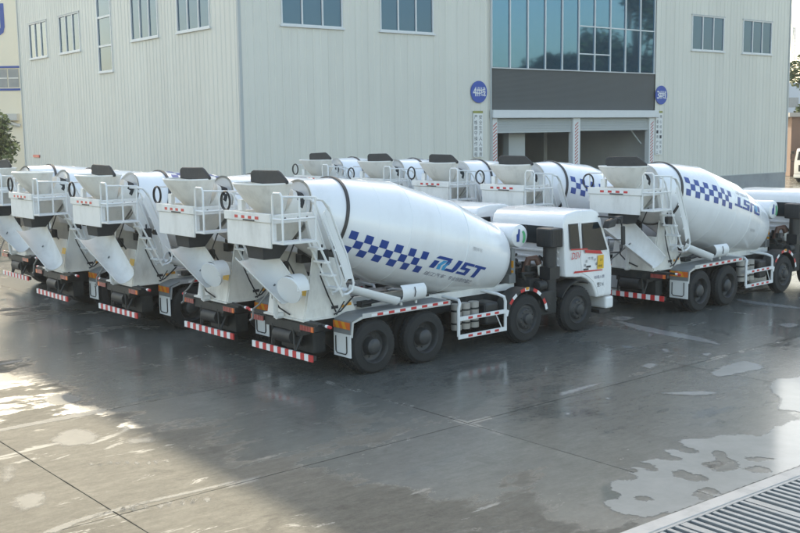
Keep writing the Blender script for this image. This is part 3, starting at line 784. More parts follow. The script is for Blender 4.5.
            mb.add(V, F); fo2 = mb.build('front_fender', 'chassis', T, smooth=40)
            if full:
                st = MB(); n = 13
                for k in range(n):
                    st.k = k % 3 if k % 3 < 2 else 2
                    t0, t1 = a0_+(a1_-a0_)*k/n, a0_+(a1_-a0_)*(k+1)/n
                    st.add([(x+cos(t)*r_, s*1.254, .545+sin(t)*r_) for t, r_ in ((t0, .635), (t1, .635), (t1, .71), (t0, .71))], [(0, 1, 2, 3)])
                    st.k = 0
                st.build('fender_strip', ['white_reflect', 'red', 'chassis'], fo2)
                mb = MB(); mb.box(x-.04, x+.04, min(s*1.256, s*1.27), max(s*1.256, s*1.27), .545+.66, .545+.72); mb.build('marker_lamp', 'amber', fo2)
    # --- drum rear tower
    mb = MB()
    b4 = [(-1.25, -.66, 1.18), (0, -.66, 1.18), (0, .66, 1.18), (-1.25, .66, 1.18)]
    for s in (-1, 1):
        y0, y1 = s*.62, s*.66
        mb.hexa([(-1.25, min(y0,y1), 1.16), (.0, min(y0,y1), 1.16), (.0, max(y0,y1), 1.16), (-1.25, max(y0,y1), 1.16), (-1.02, min(y0,y1), 2.42), (-.46, min(y0,y1), 2.30), (-.46, max(y0,y1), 2.30), (-1.02, max(y0,y1), 2.42)])
    mb.hexa([(-1.27, -.62, 1.16), (-1.23, -.62, 1.16), (-1.23, .62, 1.16), (-1.27, .62, 1.16), (-1.12, -.62, 2.0), (-1.08, -.62, 2.0), (-1.08, .62, 2.0), (-1.12, .62, 2.0)])
    mb.box(-1.32, .06, -.70, .70, 1.13, 1.165)
    to = mb.build('rear_tower', 'dusty_cream', T)
    mb = MB(); mb.add([(-.62, -.664, 1.30), (-.45, -.664, 1.30), (-.45, -.664, 1.36), (-.62, -.664, 1.36)], [(0,1,2,3)]); mb.build('plate', 'dark_ink', to)
    mb = MB(); mb.add([(-.38, -.664, 1.30), (-.30, -.664, 1.30), (-.30, -.664, 1.36), (-.38, -.664, 1.36)], [(0,1,2,3)]); mb.build('marker', 'amber', to); mb = MB(); mb.add([(-.24, -.664, 1.33), (-.12, -.664, 1.33), (-.12, -.664, 1.39), (-.24, -.664, 1.39)], [(0,1,2,3)]); mb.build('marker', 'amber', to)
    mb = MB(); mb.add([(-1.197, -.62, 1.62), (-1.197, -.38, 1.62), (-1.165, -.38, 1.78), (-1.165, -.62, 1.78)], [(0,1,2,3)]); mb.build('sticker', 'yellow', to)
    mb = MB(); mb.tube([(-.1, -.70, 1.5), (-.45, -.74, 1.25), (-.6, -.72, 1.2)], .016, 6); mb.tube([(-.6, -.8, 1.2), (-.4, -.8, 1.45)], .012, 6); mb.build('valve_lever', 'black_plastic', to, smooth=40)
    for pts, r_ in (([(-1.30, .35, 1.75), (-1.36, .30, 1.50), (-1.33, .10, 1.32), (-1.30, -.2, 1.22)], .018), ([(-1.22, -.30, 2.0), (-1.42, -.36, 2.3), (-1.30, -.5, 2.75)], .016), ([(-.85, -.70, 2.35), (-.95, -.78, 2.0), (-.75, -.74, 1.6), (-.55, -.72, 1.25)], .015), ([(-1.1, .2, 2.02), (-1.25, .3, 2.25), (-1.15, .5, 2.6)], .016)):
        mb = MB(); mb.tube(pts, r_, 6); mb.build('hose', 'black_plastic', to, smooth=50)
    mb = MB(); mb.box(-1.02, -.82, -.90, -.72, 2.28, 2.52); mb.tube([(-.92, -.81, 2.52), (-.92, -.81, 2.62)], .02, 6); mb.build('control_box', 'black_plastic', T, bevel=.015, seg=1)
    mb = MB(); mb.box(-1.26, -1.10, .05, .38, 2.02, 2.24); mb.build('chute_bearing', 'chassis', to, bevel=.02, seg=1)
    for s in (-1, 1):
        mb = MB(); mb.lathe([(-.06, .001), (-.06, .13), (.06, .13), (.06, .001)], 18, 'x', (-.50, s*.42, 2.35)); mb.box(-.62, -.38, s*.42-.10, s*.42+.10, 2.12, 2.30); mb.build('drum_roller', 'chassis', T, smooth=40)
    # platform box and beams that carry the hopper
    mb = MB(); mb.box(-2.06, -2.02, -.77, .77, 2.62, 3.10); mb.box(-2.02, -1.92, -.77, -.73, 2.70, 3.10); mb.box(-2.02, -1.92, .73, .77, 2.70, 3.10)
    mb.box(-2.09, -2.02, -.82, .82, 3.102, 3.27); mb.box(-2.02, -1.0, -.80, -.73, 3.08, 3.25); mb.box(-2.02, -1.0, .73, .80, 3.08, 3.25)
    mb.hexa([(-1.05, -.80, 2.35), (-.75, -.80, 2.35), (-.75, -.70, 2.35), (-1.05, -.70, 2.35), (-1.25, -.80, 3.10), (-1.0, -.80, 3.10), (-1.0, -.70, 3.10), (-1.25, -.70, 3.10)])
    mb.hexa([(-1.05, .70, 2.35), (-.75, .70, 2.35), (-.75, .80, 2.35), (-1.05, .80, 2.35), (-1.25, .70, 3.10), (-1.0, .70, 3.10), (-1.0, .80, 3.10), (-1.25, .80, 3.10)])
    po = mb.build('rear_panel', 'dusty_white', T, bevel=.008, seg=1)
    mb = MB(); strip(mb, (-2.092, .42, 3.15), (-2.092, -.42, 3.15), (0, 0, .055), (-.004, 0, 0), 7, 1)
    mb.build('reflective_strip', ['white_reflect', 'red'], po)
    mb = MB(); mb.box(-2.10, -2.092, -.28, .12, 3.11, 3.135); mb.build('plate', 'dark_ink', po)
    for x in (-1.75, -1.45, -1.25):
        mb = MB(); mb.tube([(x, -.80, 3.17), (x, -.815, 3.17)], .02, 8); mb.build('bolt', 'chassis', po)
    # hopper
    mb = MB(); n = 28
    def ring(cx_, rx, ry, z, e=.75):
        out = []
        for k in range(n):
            t = 2*pi*k/n; c_, s_ = cos(t), sin(t)
            out.append((cx_+rx*math.copysign(abs(c_)**e, c_), ry*math.copysign(abs(s_)**e, s_), z + .05*c_*0))
        return out
    rings = [ring(-1.71, .47, .62, 3.80), ring(-1.71, .455, .60, 3.74), ring(-1.64, .35, .44, 3.46), ring(-1.52, .22, .25, 3.20), ring(-1.52, .20, .23, 3.20), ring(-1.64, .33, .42, 3.46), ring(-1.71, .435, .58, 3.74), ring(-1.71, .44, .59, 3.80)]
    V = [p for r_ in rings for p in r_]; F = []
    for i in range(8):
        j = (i+1) % 8
        for k in range(n): F.append((i*n+k, i*n+(k+1) % n, j*n+(k+1) % n, j*n+k))
    mb.add(V, F); ho = mb.build('hopper', 'dusty_cream', T, smooth=50)
    mb = MB(); mb.tube([(p[0], p[1], 3.80) for p in ring(-1.71, .465, .615, 3.8)], .022, 6, closed=True); mb.build('hopper_rim', 'dusty_white', ho, smooth=60)
    # black splash guard standing on the hopper
    mb = MB(); poly = [(.60, 3.80), (.60, 3.97), (.56, 4.02), (.50, 4.04), (-.34, 4.05), (-.42, 4.02), (-.66, 3.86), (-.66, 3.80), (-.2, 3.76)]
    mb.prism(poly, -1.60, -1.54, 'x'); mb.build('splash_guard', 'black_tarp', T, bevel=.02, seg=2)
    # throat between hopper and drum
    mb = MB(); mb.tube([(-1.25, 0, 3.42), (-.90, 0, 3.22)], [.30, .36], 20); mb.build('throat', 'dusty_cream', T, smooth=40)
    mb = MB(); mb.tube([(-1.16, 0, 3.38), (-1.02, 0, 3.30)], [.31, .34], 20); mb.build('throat_seal', 'black_tarp', T, smooth=40)
    # black outlet box under the hopper, hidden duct
    mb = MB(); mb.hexa([(-1.92, -.30, 2.36), (-1.55, -.30, 2.36), (-1.55, .26, 2.36), (-1.92, .26, 2.36), (-1.96, -.32, 2.66), (-1.3, -.32, 2.66), (-1.3, .28, 2.66), (-1.96, .28, 2.66)]); mb.build('outlet_flap', 'black_tarp', T, bevel=.01, seg=1)
    mb = MB(); mb.hexa([(-1.9, -.3, 2.664), (-1.3, -.3, 2.664), (-1.3, .3, 2.664), (-1.9, .3, 2.664), (-1.9, -.5, 3.08), (-1.05, -.5, 3.08), (-1.05, .5, 3.08), (-1.9, .5, 3.08)]); mb.build('outlet_duct', 'dusty_cream', T)
    # discharge chute
    c0, c1 = Vector((-1.86, .26, 2.54)), Vector((-1.62, -.72, 1.70))
    mb = MB(); half_pipe(mb, c0, c1, .36, .25, (-.55, -.1, 1), -92, 92); ch = mb.build('chute', 'dusty_white', T, smooth=40)
    ax = (c1-c0).normalized()
    mb = MB(); mb.lathe([(-.02, .001), (-.02, .27), (.03, .275), (.03, .001)], 28, 'x'); e = mb.build('chute_end', 'rail_white', ch, smooth=35)
    e.location = c1 + Vector((-.04, -.02, .10)); e.rotation_euler = (0, R(-18), R(18))
    mb = MB(); half_pipe(mb, c1 + Vector((.26, .02, .12)), c1 + Vector((-.04, 0, .12)), .27, .272, (0, 0, -1), -95, 95); mb.build('chute_extension', 'rail_white', ch, smooth=35)
    mb = MB(); mb.tube([(-1.45, .05, 1.16), (-1.58, -.12, 1.72)], .05, 10); mb.tube([(-1.3, .05, 1.18), (-1.45, .05, 1.18)], .07, 8); mb.build('chute_post', 'rail_white', T, smooth=40)
    mb = MB(); mb.tube([(-1.55, .75, 1.05), (-1.55, .72, 1.25), (-1.6, .42, 1.38), (-1.62, -.20, 1.85)], .02, 6); mb.tube([(-1.55, .75, 1.05), (-1.55, .85, 1.0)], .022, 6); mb.build('chute_crank', 'steel_grey', T, smooth=40)
    # operator platform with guard rail, ladder and hand rails
    mb = MB(); mb.box(-2.05, -1.28, -1.17, -.80, 2.72, 2.76); pl = mb.build('platform', 'rail_white', T)
    mb = MB(); r_ = .021
    y0, y1 = -.83, -1.15
    mb.tube([(-2.04, y0, 2.76), (-2.04, y0, 3.60), (-2.04, y0-.05, 3.66), (-2.04, y1+.05, 3.66), (-2.04, y1, 3.60), (-2.04, y1, 2.76)], r_, 7)
    mb.tube([(-2.04, y1, 3.60), (-1.3, y1, 3.56), (-1.12, y1, 3.48), (-.95, y1, 3.25)], r_, 7); mb.tube([(-2.04, y1, 3.18), (-1.3, y1, 3.18)], r_, 7)
    mb.tube([(-1.66, y1, 2.76), (-1.66, y1, 3.58)], r_, 7); mb.tube([(-1.3, y1, 2.76), (-1.3, y1, 3.56)], r_, 7)
    mb.tube([(-2.04, y0, 3.18), (-2.04, y1, 3.18)], r_, 7)
    mb.build('guard_rail', 'rail_white', pl, smooth=40)
    mb = MB()
    for y in (-.83, -1.15):
        mb.tube([(-1.28, y, 2.74), (-.70, y, 1.62)], .024, 7)
    mb.build('ladder', 'rail_white', T, smooth=40); lo = T.children[-1] if False else None
    for k in range(4):
        t = (k+.6)/4.2; x, z = -1.28+.58*t, 2.74-1.12*t
        q = MB(); q.box(x-.07, x+.07, -1.17, -.81, z-.018, z+.018); q.build('ladder_step', 'rail_white', T)
    mb = MB()
    for y, dx in ((-1.19, 0), (-.80, .02)):
        mb.tube([(-1.3, y, 3.52), (-1.16, y, 3.50), (-1.02, y, 3.36), (-.62, y, 2.42), (-.46, y, 1.86), (-.50, y, 1.72), (-.62, y, 1.66), (-.70, y, 1.66)], .024, 7)
        mb.tube([(-1.12, y, 3.28), (-.80, y, 2.42), (-.64, y, 1.9)], .016, 6)
    for k in range(5):
        t = k/4; x = -1.06+.50*t; z = 3.26-1.25*t
        mb.tube([(x, -1.19, z), (x-.10, -1.19, z-.12)], .014, 5)
    mb.build('hand_rail', 'rail_white', T, smooth=40)
    mb = MB(); mb.add([(-1.08, -1.20, 3.36), (-.64, -1.20, 2.40), (-.50, -1.20, 1.95), (-.66, -1.20, 1.95), (-.84, -1.20, 2.42), (-1.18, -1.20, 3.20)], [(0,1,2,3,4,5)]); mb.build('rail_panel', 'rail_white', T)
    # hose coil and pipe on the left of the hopper
    mb = MB()
    for k, (dr, dx) in enumerate(((0, 0), (.012, .018), (-.008, .032))):
        mb.tube([(-2.0+dx, .92+(.165+dr)*cos(2*pi*q/24), 3.44+(.18+dr)*sin(2*pi*q/24)) for q in range(24)], .011, 6, closed=True)
    mb.tube([(-1.98, .93, 3.24), (-1.9, .85, 3.1), (-1.7, .82, 2.9)], .014, 6)
    mb.build('hose', 'black_plastic', T, smooth=50)
    mb = MB(); mb.tube([(-1.95, .86, 2.9), (-1.95, .86, 3.58), (-1.95, .9, 3.62), (-1.3, .9, 3.60), (-1.3, .86, 2.9)], .02, 6); mb.box(-1.95, -1.86, .38, .52, 3.27, 3.48); mb.build('left_rail', 'rail_white', T, smooth=40)
    # stowed chute on the right fender, long trough
    mb = MB(); half_pipe(mb, (-.50, -.98, 1.80), (.75, -1.02, 1.40), .13, .14, (0, .3, 1), -85, 85); mb.build('side_trough', 'rail_white', T, smooth=40)
    mb = MB(); half_pipe(mb, (.78, -1.02, 1.50), (1.42, -1.02, 1.50), .20, .19, (0, .9, .35), -95, 80); so = mb.build('stowed_chute', 'rail_white', T, smooth=40)
    mb = MB(); mb.tube([(1.08, -1.22, 1.42), (1.10, -1.23, 1.52), (1.10, -1.2, 1.62)], .01, 5); mb.build('strap', 'black_plastic', so)
    for x in (.9, 1.3): mb = MB(); mb.tube([(x, -1.0, 1.24), (x, -1.0, 1.34)], .03, 6); mb.build('chute_bracket', 'rail_white', so)
    mb = MB(); mb.tube([(.1, -.7, 1.30), (.6, -.75, 1.36), (.9, -.65, 1.30), (1.4, -.7, 1.33), (2.0, -.6, 1.28)], .03, 6); mb.tube([(.2, -.55, 1.28), (.8, -.6, 1.42), (1.1, -.5, 1.28)], .022, 6); mb.box(.1, .35, -.72, -.55, 1.25, 1.36); mb.build('hydraulic_hose', 'chassis', T, smooth=40)
    # --- drum
    D = MB(); prof = [(.06, .30), (.03, .50), (-.02, .585), (0, .60), (.35, .712)]
    prof += [(.65, .805), (.70, .822), (1.2, .908), (1.7, .995), (2.05, 1.056), (2.176, 1.074), (2.30, 1.077), (3.0, 1.068), (3.70, 1.062), (3.864, 1.055), (4.02, 1.034), (4.5, .962), (5.0, .883), (5.36, .826), (5.46, .80), (5.54, .755), (5.60, .66), (5.64, .50), (5.67, .25), (5.68, .001)]
    D.lathe(prof, 72, 'x'); drum = D.build('drum', 'white_paint', T, smooth=28)
    drum.location = (-1.0, 0, DZ); drum.rotation_euler = (0, DT, 0)
    mb = MB(); mb.lathe([(.672, .822), (.672, .846), (.732, .858), (.732, .834)], 72, 'x'); mb.build('track_ring', 'ring_dark', drum, smooth=30)
    mb = MB()
    for k in range(2):
        mb.lathe([(.015+.0*k, .60), (-.03, .62), (-.03, .57)], 48, 'x')
    mb.build('drum_mouth', 'dusty_cream', drum, smooth=30)
    for s_ in (1.45, 2.20, 3.05, 3.88, 4.70):
        r0 = drad(s_); mb = MB(); mb.lathe([(s_-.012, r0-.004), (s_-.006, r0+.003), (s_+.006, r0+.003), (s_+.012, r0-.006)], 72, 'x'); mb.build('weld_seam', 'white_paint', drum, smooth=30)
    def dpt(side, s, v):          # v = arc length above the horizontal of that side; side -1 right, +1 left
        r0 = drad(s); e_ = v/r0; r_ = r0+.006
        return (s, side*cos(e_)*r_, sin(e_)*r_)
    def quads(mb, side, polys, nu=4, nv=4):
        """each polygon: 4 (s, v) corners, subdivided"""
        for a, b, c, d in polys:
            V = []; 
            for i in range(nu+1):
                for j in range(nv+1):
                    u, w_ = i/nu, j/nv
                    s_ = (a[0]*(1-u)+b[0]*u)*(1-w_)+(d[0]*(1-u)+c[0]*u)*w_; v_ = (a[1]*(1-u)+b[1]*u)*(1-w_)+(d[1]*(1-u)+c[1]*u)*w_
                    V.append(dpt(side, s_, v_))
            mb.add(V, [(i*(nv+1)+j, (i+1)*(nv+1)+j, (i+1)*(nv+1)+j+1, i*(nv+1)+j+1) for i in range(nu) for j in range(nv)])
    vt = lambda s: -.176 - .077*min(1, max(0, (s-.86)/1.3))
    for side in (-1, 1):
        ck = MB(); cwid = .1775; rh = .169
        for r_ in range(3):
            for c_ in range(11):
                if (r_ + c_) % 2 == 0:
                    s0, s1 = .86+cwid*c_, .86+cwid*(c_+1)
                    quads(ck, side, [((s0, vt(s0)-rh*r_), (s1, vt(s1)-rh*r_), (s1, vt(s1)-rh*(r_+1)), (s0, vt(s0)-rh*(r_+1)))], 3, 3)
        ck.build('check_pattern', 'blue_print', drum, smooth=30)
        # lettering in a unit frame: x 0..1.62, y 0..1 (height .30 m), slanted
        sh = .10; dv = 0 if side < 0 else -.13
        def Lm(x, y):
            vtop, vbot = -.265+dv, -.565+dv
            xx = x + sh*(y-.0)
            s_ = 2.97+xx if side < 0 else 4.68-xx
            return (s_, vbot+(vtop-vbot)*y)
        def Q(*pts): return tuple(Lm(*p) for p in pts)
        letters = [Q((0,0),(.145,0),(.145,.62),(0,.62)),                       # R left stem
                   Q((.0,.78),(.44,.78),(.46,1),(.06,1)), Q((.35,.48),(.46,.48),(.46,.80),(.35,.80)),   # R bowl
                   Q((.62,.20),(.76,.20),(.76,1),(.62,1)), Q((.44,0),(.72,0),(.76,.22),(.46,.22)),      # J
                   Q((.80,0),(1.14,0),(1.14,.20),(.80,.20)), Q((1.02,.18),(1.15,.18),(1.15,.58),(1.02,.58)), Q((.82,.40),(1.15,.40),(1.15,.60),(.82,.60)), Q((.82,.58),(.95,.58),(.95,.82),(.82,.82)), Q((.82,.80),(1.20,.80),(1.20,1),(.82,1)),   # S
                   Q((1.16+.06,.80),(1.62,.80),(1.62,1),(1.22,1)), Q((1.34,0),(1.48,0),(1.48,.82),(1.34,.82))]  # T
        lt = MB(); quads(lt, side, letters); lt.build('lettering', 'blue_print', drum, smooth=30)
        cy = MB(); quads(cy, side, [Q((.17,.36),(.22,.0),(.32,0),(.27,.36)), Q((.17,.34),(.27,.34),(.36,.74),(.24,.74)), Q((.32,.36),(.37,0),(.46,0),(.42,.36)), Q((.32,.34),(.42,.34),(.46,.66),(.40,.70))])
        cy.build('emblem', 'cyan_print', drum, smooth=30)
        sb = MB()
        def Ls(x, y):
            s_ = 2.95+x if side < 0 else 4.66-x
            e_ = -.665+.07*0+dv+y+.02*x
            return dpt(side, s_, e_)
        text_fit(sb, '瑞江汽车', Ls, 0, .62, -.11, 0, .2); text_fit(sb, '专业创造价值之', Ls, .72, 1.52, -.11, 0, .2)
        sb.build('slogan', 'grey_print', drum)
        sb = MB(); text_fit(sb, '搅拌车', lambda x, y: dpt(side, 4.05+x if side < 0 else 4.4-x, y), 0, .35, .02, .11); sb.build('faint_mark', 'faint_print', drum)
    # --- front pedestal, water tank
    mb = MB(); mb.box(4.62, 4.74, -.55, -.28, 1.25, 2.05); mb.box(4.62, 4.74, .28, .55, 1.25, 2.05); mb.box(4.55, 4.76, -.55, .55, 1.25, 1.45); mb.lathe([(4.42, .001), (4.42, .22), (4.75, .26), (4.78, .2), (4.78, .001)], 20, 'x', (0, 0, 1.80)); mb.build('drum_pedestal', 'steel_grey', T, smooth=40)
    mb = MB(); mb.box(4.60, 4.615, -.62, -.56, 1.62, 1.78); mb.box(4.598, 4.61, -.62, -.555, 1.50, 1.56); mb.build('reflector', 'amber', T)
    mb = MB(); mb.lathe([(-.66, .001), (-.655, .20), (-.63, .255), (-.58, .27), (.58, .27), (.63, .255), (.655, .20), (.66, .001)], 32, 'y', (4.80, 0, 2.34)); wt = mb.build('water_tank', 'white_paint', T, smooth=35)
    mb = MB(); yy = -.664
    mb.add([(4.76+x*.9, yy, 2.34+z) for x, z in ((-.10,-.13), (0,-.13), (.03,.15), (-.03,.17), (-.05,.06), (-.10,.04))], [(0,1,2,3,4,5)]); lgo = mb.build('tank_emblem', 'blue_print', wt)
    mb = MB(); mb.add([(4.86+.0+.11*cos(t), yy, 2.31+.16*sin(t)) for t in [pi*k/10-1.2 for k in range(9)]] + [(4.83+.06*cos(t), yy, 2.31+.12*sin(t)) for t in [pi*(8-k)/10-1.2 for k in range(9)]], [(k, k+1, 16-k, 17-k) for k in range(8)]); mb.build('tank_swoosh', 'green_print', wt)
    mb = MB(); mb.tube([(4.72, -.3, 1.45), (4.74, -.42, 2.08)], .03, 6); mb.tube([(4.72, .3, 1.45), (4.74, .42, 2.08)], .03, 6); mb.build('tank_strut', 'rail_white', wt)
    # --- engine bay
    mb = MB(); mb.box(4.95, 5.65, -.42, .42, .85, 1.55); mb.box(5.0, 5.4, -.62, -.42, 1.0, 1.45); mb.box(4.85, 5.2, -.9, -.5, 1.12, 1.34)
    for k in range(9):
        a = Vector((random.uniform(4.85, 5.5), random.uniform(-.8, .6), random.uniform(1.15, 1.6))); mb.tube([a, a+Vector((random.uniform(-.2,.3), random.uniform(-.3,.3), random.uniform(.0,.35))), a+Vector((random.uniform(.1,.4), random.uniform(-.3,.3), random.uniform(-.2,.3)))], random.uniform(.018, .045), 6)
    for k in range(6):
        x, y = random.uniform(4.85, 5.45), random.uniform(-.75, .5); s_ = random.uniform(.06, .15); mb.box(x, x+s_, y, y+s_*1.3, 1.5, 1.55+s_*1.2)
    mb.build('engine', 'chassis', T, smooth=40)
    mb = MB(); mb.tube([(5.05, -.55, 1.45), (5.12, -.62, 1.78), (5.28, -.70, 1.80), (5.35, -.74, 1.65)], .075, 10); mb.k = 1; mb.tube([(5.35, -.74, 1.66), (5.38, -.76, 1.40)], .055, 10); mb.build('intake_hose', ['brown_hose', 'dusty_cream'], T, smooth=50)
    mb = MB(); mb.box(5.26, 5.66, -1.20, -.72, 2.06, 2.50); fo = mb.build('air_filter', 'black_plastic', T, bevel=.03)
    mb = MB(); mb.tube([(5.47, -.96, 1.05), (5.47, -.96, 2.07)], .16, 16); mb.box(5.30, 5.64, -1.12, -.80, 1.32, 1.60); mb.build('filter_stem', 'black_plastic', fo, smooth=40)
    fins = MB()
    for k in range(6): fins.box(5.255, 5.262, -1.17+.075*k, -1.135+.075*k, 2.10, 2.46)
    for k in range(5): fins.box(5.30+.07*k, 5.335+.07*k, -1.208, -1.20, 2.10, 2.46)
    fins.build('filter_fins', 'black_plastic', fo)
    for s in (-1, 1):
        mb = MB(); mb.box(4.95, 5.55, min(s*.62, s*1.12), max(s*.62, s*1.12), .52, 1.06); mb.tube([(5.0, s*1.0, 1.2), (5.25, s*1.0, 1.2)], .11, 14); mb.tube([(5.2, s*1.12, .7), (5.2, s*1.16, .7)], .12, 14); mb.build('battery_box', 'chassis', T, bevel=.02, seg=1, smooth=40)
    # --- cab
    prof = [(5.74, 1.34), (5.72, 2.56), (5.75, 2.71), (5.86, 2.81), (6.20, 2.865), (6.80, 2.86), (6.99, 2.79), (7.07, 2.66), (7.36, 1.86), (7.44, 1.40), (7.44, .74), (6.86, .74), (6.80, .90), (6.68, 1.09), (6.50, 1.22), (6.30, 1.29), (6.10, 1.30)]
    mb = MB()
    ys = [(-1.22, .0), (1.22, .0)]
    n = len(prof); V = []
    for y in (-1.22, 1.22):
        for x, z in prof:
            k = 1 - .075*max(0, (z-1.95))/.9
            V.append((x, y*k, z))
    F = [tuple(range(n)), tuple(range(2*n-1, n-1, -1))] + [(i, i+n, (i+1) % n+n, (i+1) % n) for i in range(n)]
    mb.add(V, F); cab = mb.build('cab', 'cab_paint', T, bevel=.045, seg=3, smooth=50)
    mb = MB(); mb.box(7.22, 7.52, -1.22, 1.22, .42, .72); bo = mb.build('front_bumper', 'cab_paint', cab, bevel=.05)
    mb = MB(); mb.box(7.0, 7.40, -1.20, -.8, .34, .42); mb.box(7.0, 7.40, .8, 1.20, .34, .42); mb.build('step', 'black_plastic', bo)
    for s in (-1, 1):
        mb = MB(); mb.box(7.50, 7.53, min(s*.75, s*1.1), max(s*.75, s*1.1), .48, .64); mb.build('headlight', 'white_reflect', bo)
    mb = MB(); mb.box(7.43, 7.46, -.85, .85, .95, 1.5); mb.build('grille', 'black_plastic', cab)
    mb = MB(); mb.add([(7.375, -1.0, 1.90), (7.375, 1.0, 1.90), (7.085, .96, 2.62), (7.085, -.96, 2.62)], [(0,1,2,3)]); mb.build('windshield', 'cab_glass', cab)
    # rear window, ribs on the rear wall
    mb = MB(); mb.box(5.70, 5.716, -.86, .86, 2.08, 2.50); rwn = mb.build('rear_window', 'cab_glass', cab, bevel=.004, seg=1)
    mb = MB(); mb.box(5.695, 5.73, -.03, .03, 2.08, 2.50); mb.build('window_bar', 'black_plastic', rwn)
    for z in (1.56, 1.72, 1.88): 
        mb = MB(); mb.box(5.705, 5.74, -1.0, 1.0, z, z+.06); mb.build('rear_rib', 'cab_paint', cab, bevel=.012, seg=2)
    def sy(x, z, s, d):
        return s*(1.22*(1-.075*max(0, z-1.95)/.9)+d)
    for s in (-1, 1):
        def panel(name, poly, d, m_, par, th=.02):
            q = MB(); k = len(poly); Vv = [(x, sy(x, z, s, d), z) for x, z in poly] + [(x, sy(x, z, s, d-th), z) for x, z in poly]
            q.add(Vv, [tuple(range(k)), tuple(range(2*k-1, k-1, -1))] + [(i, i+k, (i+1) % k+k, (i+1) % k) for i in range(k)])
            return q.build(name, m_, par)
        dr = panel('door', [(6.30, 1.40), (6.28, 2.58), (6.97, 2.58), (7.02, 2.50), (7.30, 1.80), (7.36, 1.40), (7.36, .80), (6.92, .80), (6.86, .97), (6.72, 1.16), (6.52, 1.30)], .010, 'cab_paint', cab)
        panel('window_seal', [(6.345, 1.95), (6.335, 2.555), (6.94, 2.555), (7.03, 2.41), (7.235, 1.87), (6.94, 1.87)], .012, 'black_plastic', dr, .012)
        panel('window', [(6.37, 1.98), (6.36, 2.53), (6.93, 2.53), (7.01, 2.40), (7.20, 1.90), (6.95, 1.90)], .0165, 'cab_glass', dr, .012)
        panel('window_seal', [(5.895, 1.99), (5.885, 2.565), (6.225, 2.565), (6.245, 1.97)], .003, 'black_plastic', cab, .01)
        panel('quarter_window', [(5.92, 2.02), (5.91, 2.54), (6.20, 2.54), (6.22, 2.0)], .006, 'cab_glass', cab, .01)
        q = MB(); yy = sy(6.4, 1.75, s, .035); q.box(6.36, 6.52, min(yy, yy-s*.03), max(yy, yy-s*.03), 1.45, 1.485); q.build('door_handle', 'black_plastic', dr, bevel=.006, seg=1)
        q = MB(); q.tube([(6.98, s*1.14, 2.68), (7.20, s*1.36, 2.66), (7.44, s*1.44, 2.60), (7.50, s*1.46, 2.40), (7.50, s*1.46, 1.90), (7.46, s*1.42, 1.80), (7.36, s*1.22, 1.78)], .021, 7); q.tube([(7.30, s*1.22, 2.10), (7.50, s*1.45, 2.10)], .014, 6); mr = q.build('mirror_arm', 'black_plastic', cab, smooth=40)
        q = MB(); q.hexa([(7.46, s*1.38-.12, 1.98), (7.56, s*1.38-.15, 1.98), (7.56, s*1.50+.08, 1.98), (7.46, s*1.50+.05, 1.98), (7.44, s*1.38-.12, 2.44), (7.54, s*1.38-.15, 2.44), (7.54, s*1.50+.08, 2.44), (7.44, s*1.50+.05, 2.44)]); q.build('mirror', 'black_plastic', mr, bevel=.03)
        q = MB(); q.hexa([(7.00, s*1.34-.10, 2.40), (7.22, s*1.38-.10, 2.44), (7.22, s*1.38+.10, 2.44), (7.00, s*1.34+.10, 2.40), (7.08, s*1.34-.10, 2.58), (7.30, s*1.38-.10, 2.64), (7.30, s*1.38+.10, 2.64), (7.08, s*1.34+.10, 2.58)]); q.build('kerb_mirror', 'black_plastic', mr, bevel=.025)
        q = MB(); q.hexa([(7.38, s*1.36-.07, 2.48), (7.50, s*1.40-.07, 2.50), (7.50, s*1.40+.09, 2.50), (7.38, s*1.36+.09, 2.48), (7.42, s*1.36-.07, 2.66), (7.54, s*1.40-.07, 2.68), (7.54, s*1.40+.09, 2.68), (7.42, s*1.36+.09, 2.66)]); q.build('wide_angle_mirror', 'black_plastic', mr, bevel=.025)
        # door print
        def on(x, z, d=.0135): return (x, sy(x, z, s, d), z)
        X0, X1 = (5.90, 7.25)
        q = MB()
        f = (lambda x, z: on(x, z)) if s < 0 else (lambda x, z: on(13.2-x, z))
        text_fit(q, 'DSV', f, 5.92, 6.27, 1.74, 1.90, .25); q.build('model_lettering', 'red', cab)
        q = MB()
        q.add([f(x, z) for x, z in ((5.90, 1.96), (6.50, 1.93), (6.50, 1.965), (5.90, 1.99))], [(0,1,2,3)]); q.build('red_stripe', 'red', cab)
        q = MB(); q.add([f(x, z) for x, z in ((6.42, 1.86), (7.06, 1.78), (6.98, 1.87), (6.40, 1.93))], [(0,1,2,3)]); q.build('red_stripe', 'red', dr)
        q = MB(); q.add([f(x, z) for x, z in ((6.0, 1.41), (7.06, 1.385), (7.06, 1.41), (6.04, 1.455))], [(0,1,2,3)]); q.build('red_stripe', 'red', dr)
        for k, c_ in enumerate('高效节能环保'):
            t = R(170-32*k); cx_, cz_ = 6.62+.21*cos(t), 1.53+.19*sin(t); q = MB(); text_fit(q, c_, f, cx_-.036, cx_+.036, cz_-.036, cz_+.036); q.build('character', 'dark_ink', dr)
        q = MB(); q.add([f(x, z) for x, z in ((6.46, 1.50), (6.62, 1.50), (6.62, 1.545), (6.46, 1.545))], [(0,1,2,3)]); q.build('small_plate', 'dark_ink', dr)
        q = MB(); text_fit(q, '核载人数', f, 6.76, 7.14, 1.20, 1.28); q.build('small_lettering', 'grey_print', dr)
        q = MB(); text_fit(q, '整7.4', f, 6.86, 7.10, 1.0, 1.11); q.build('weight_lettering', 'dark_ink', dr)
        q = MB(); q.add([f(x, z) for x, z in ((6.86, 1.43), (7.10, 1.43), (7.10, 1.76), (6.88, 1.76))], [(0,1,2,3)]); yo = q.build('yellow_sticker', 'yellow', dr)
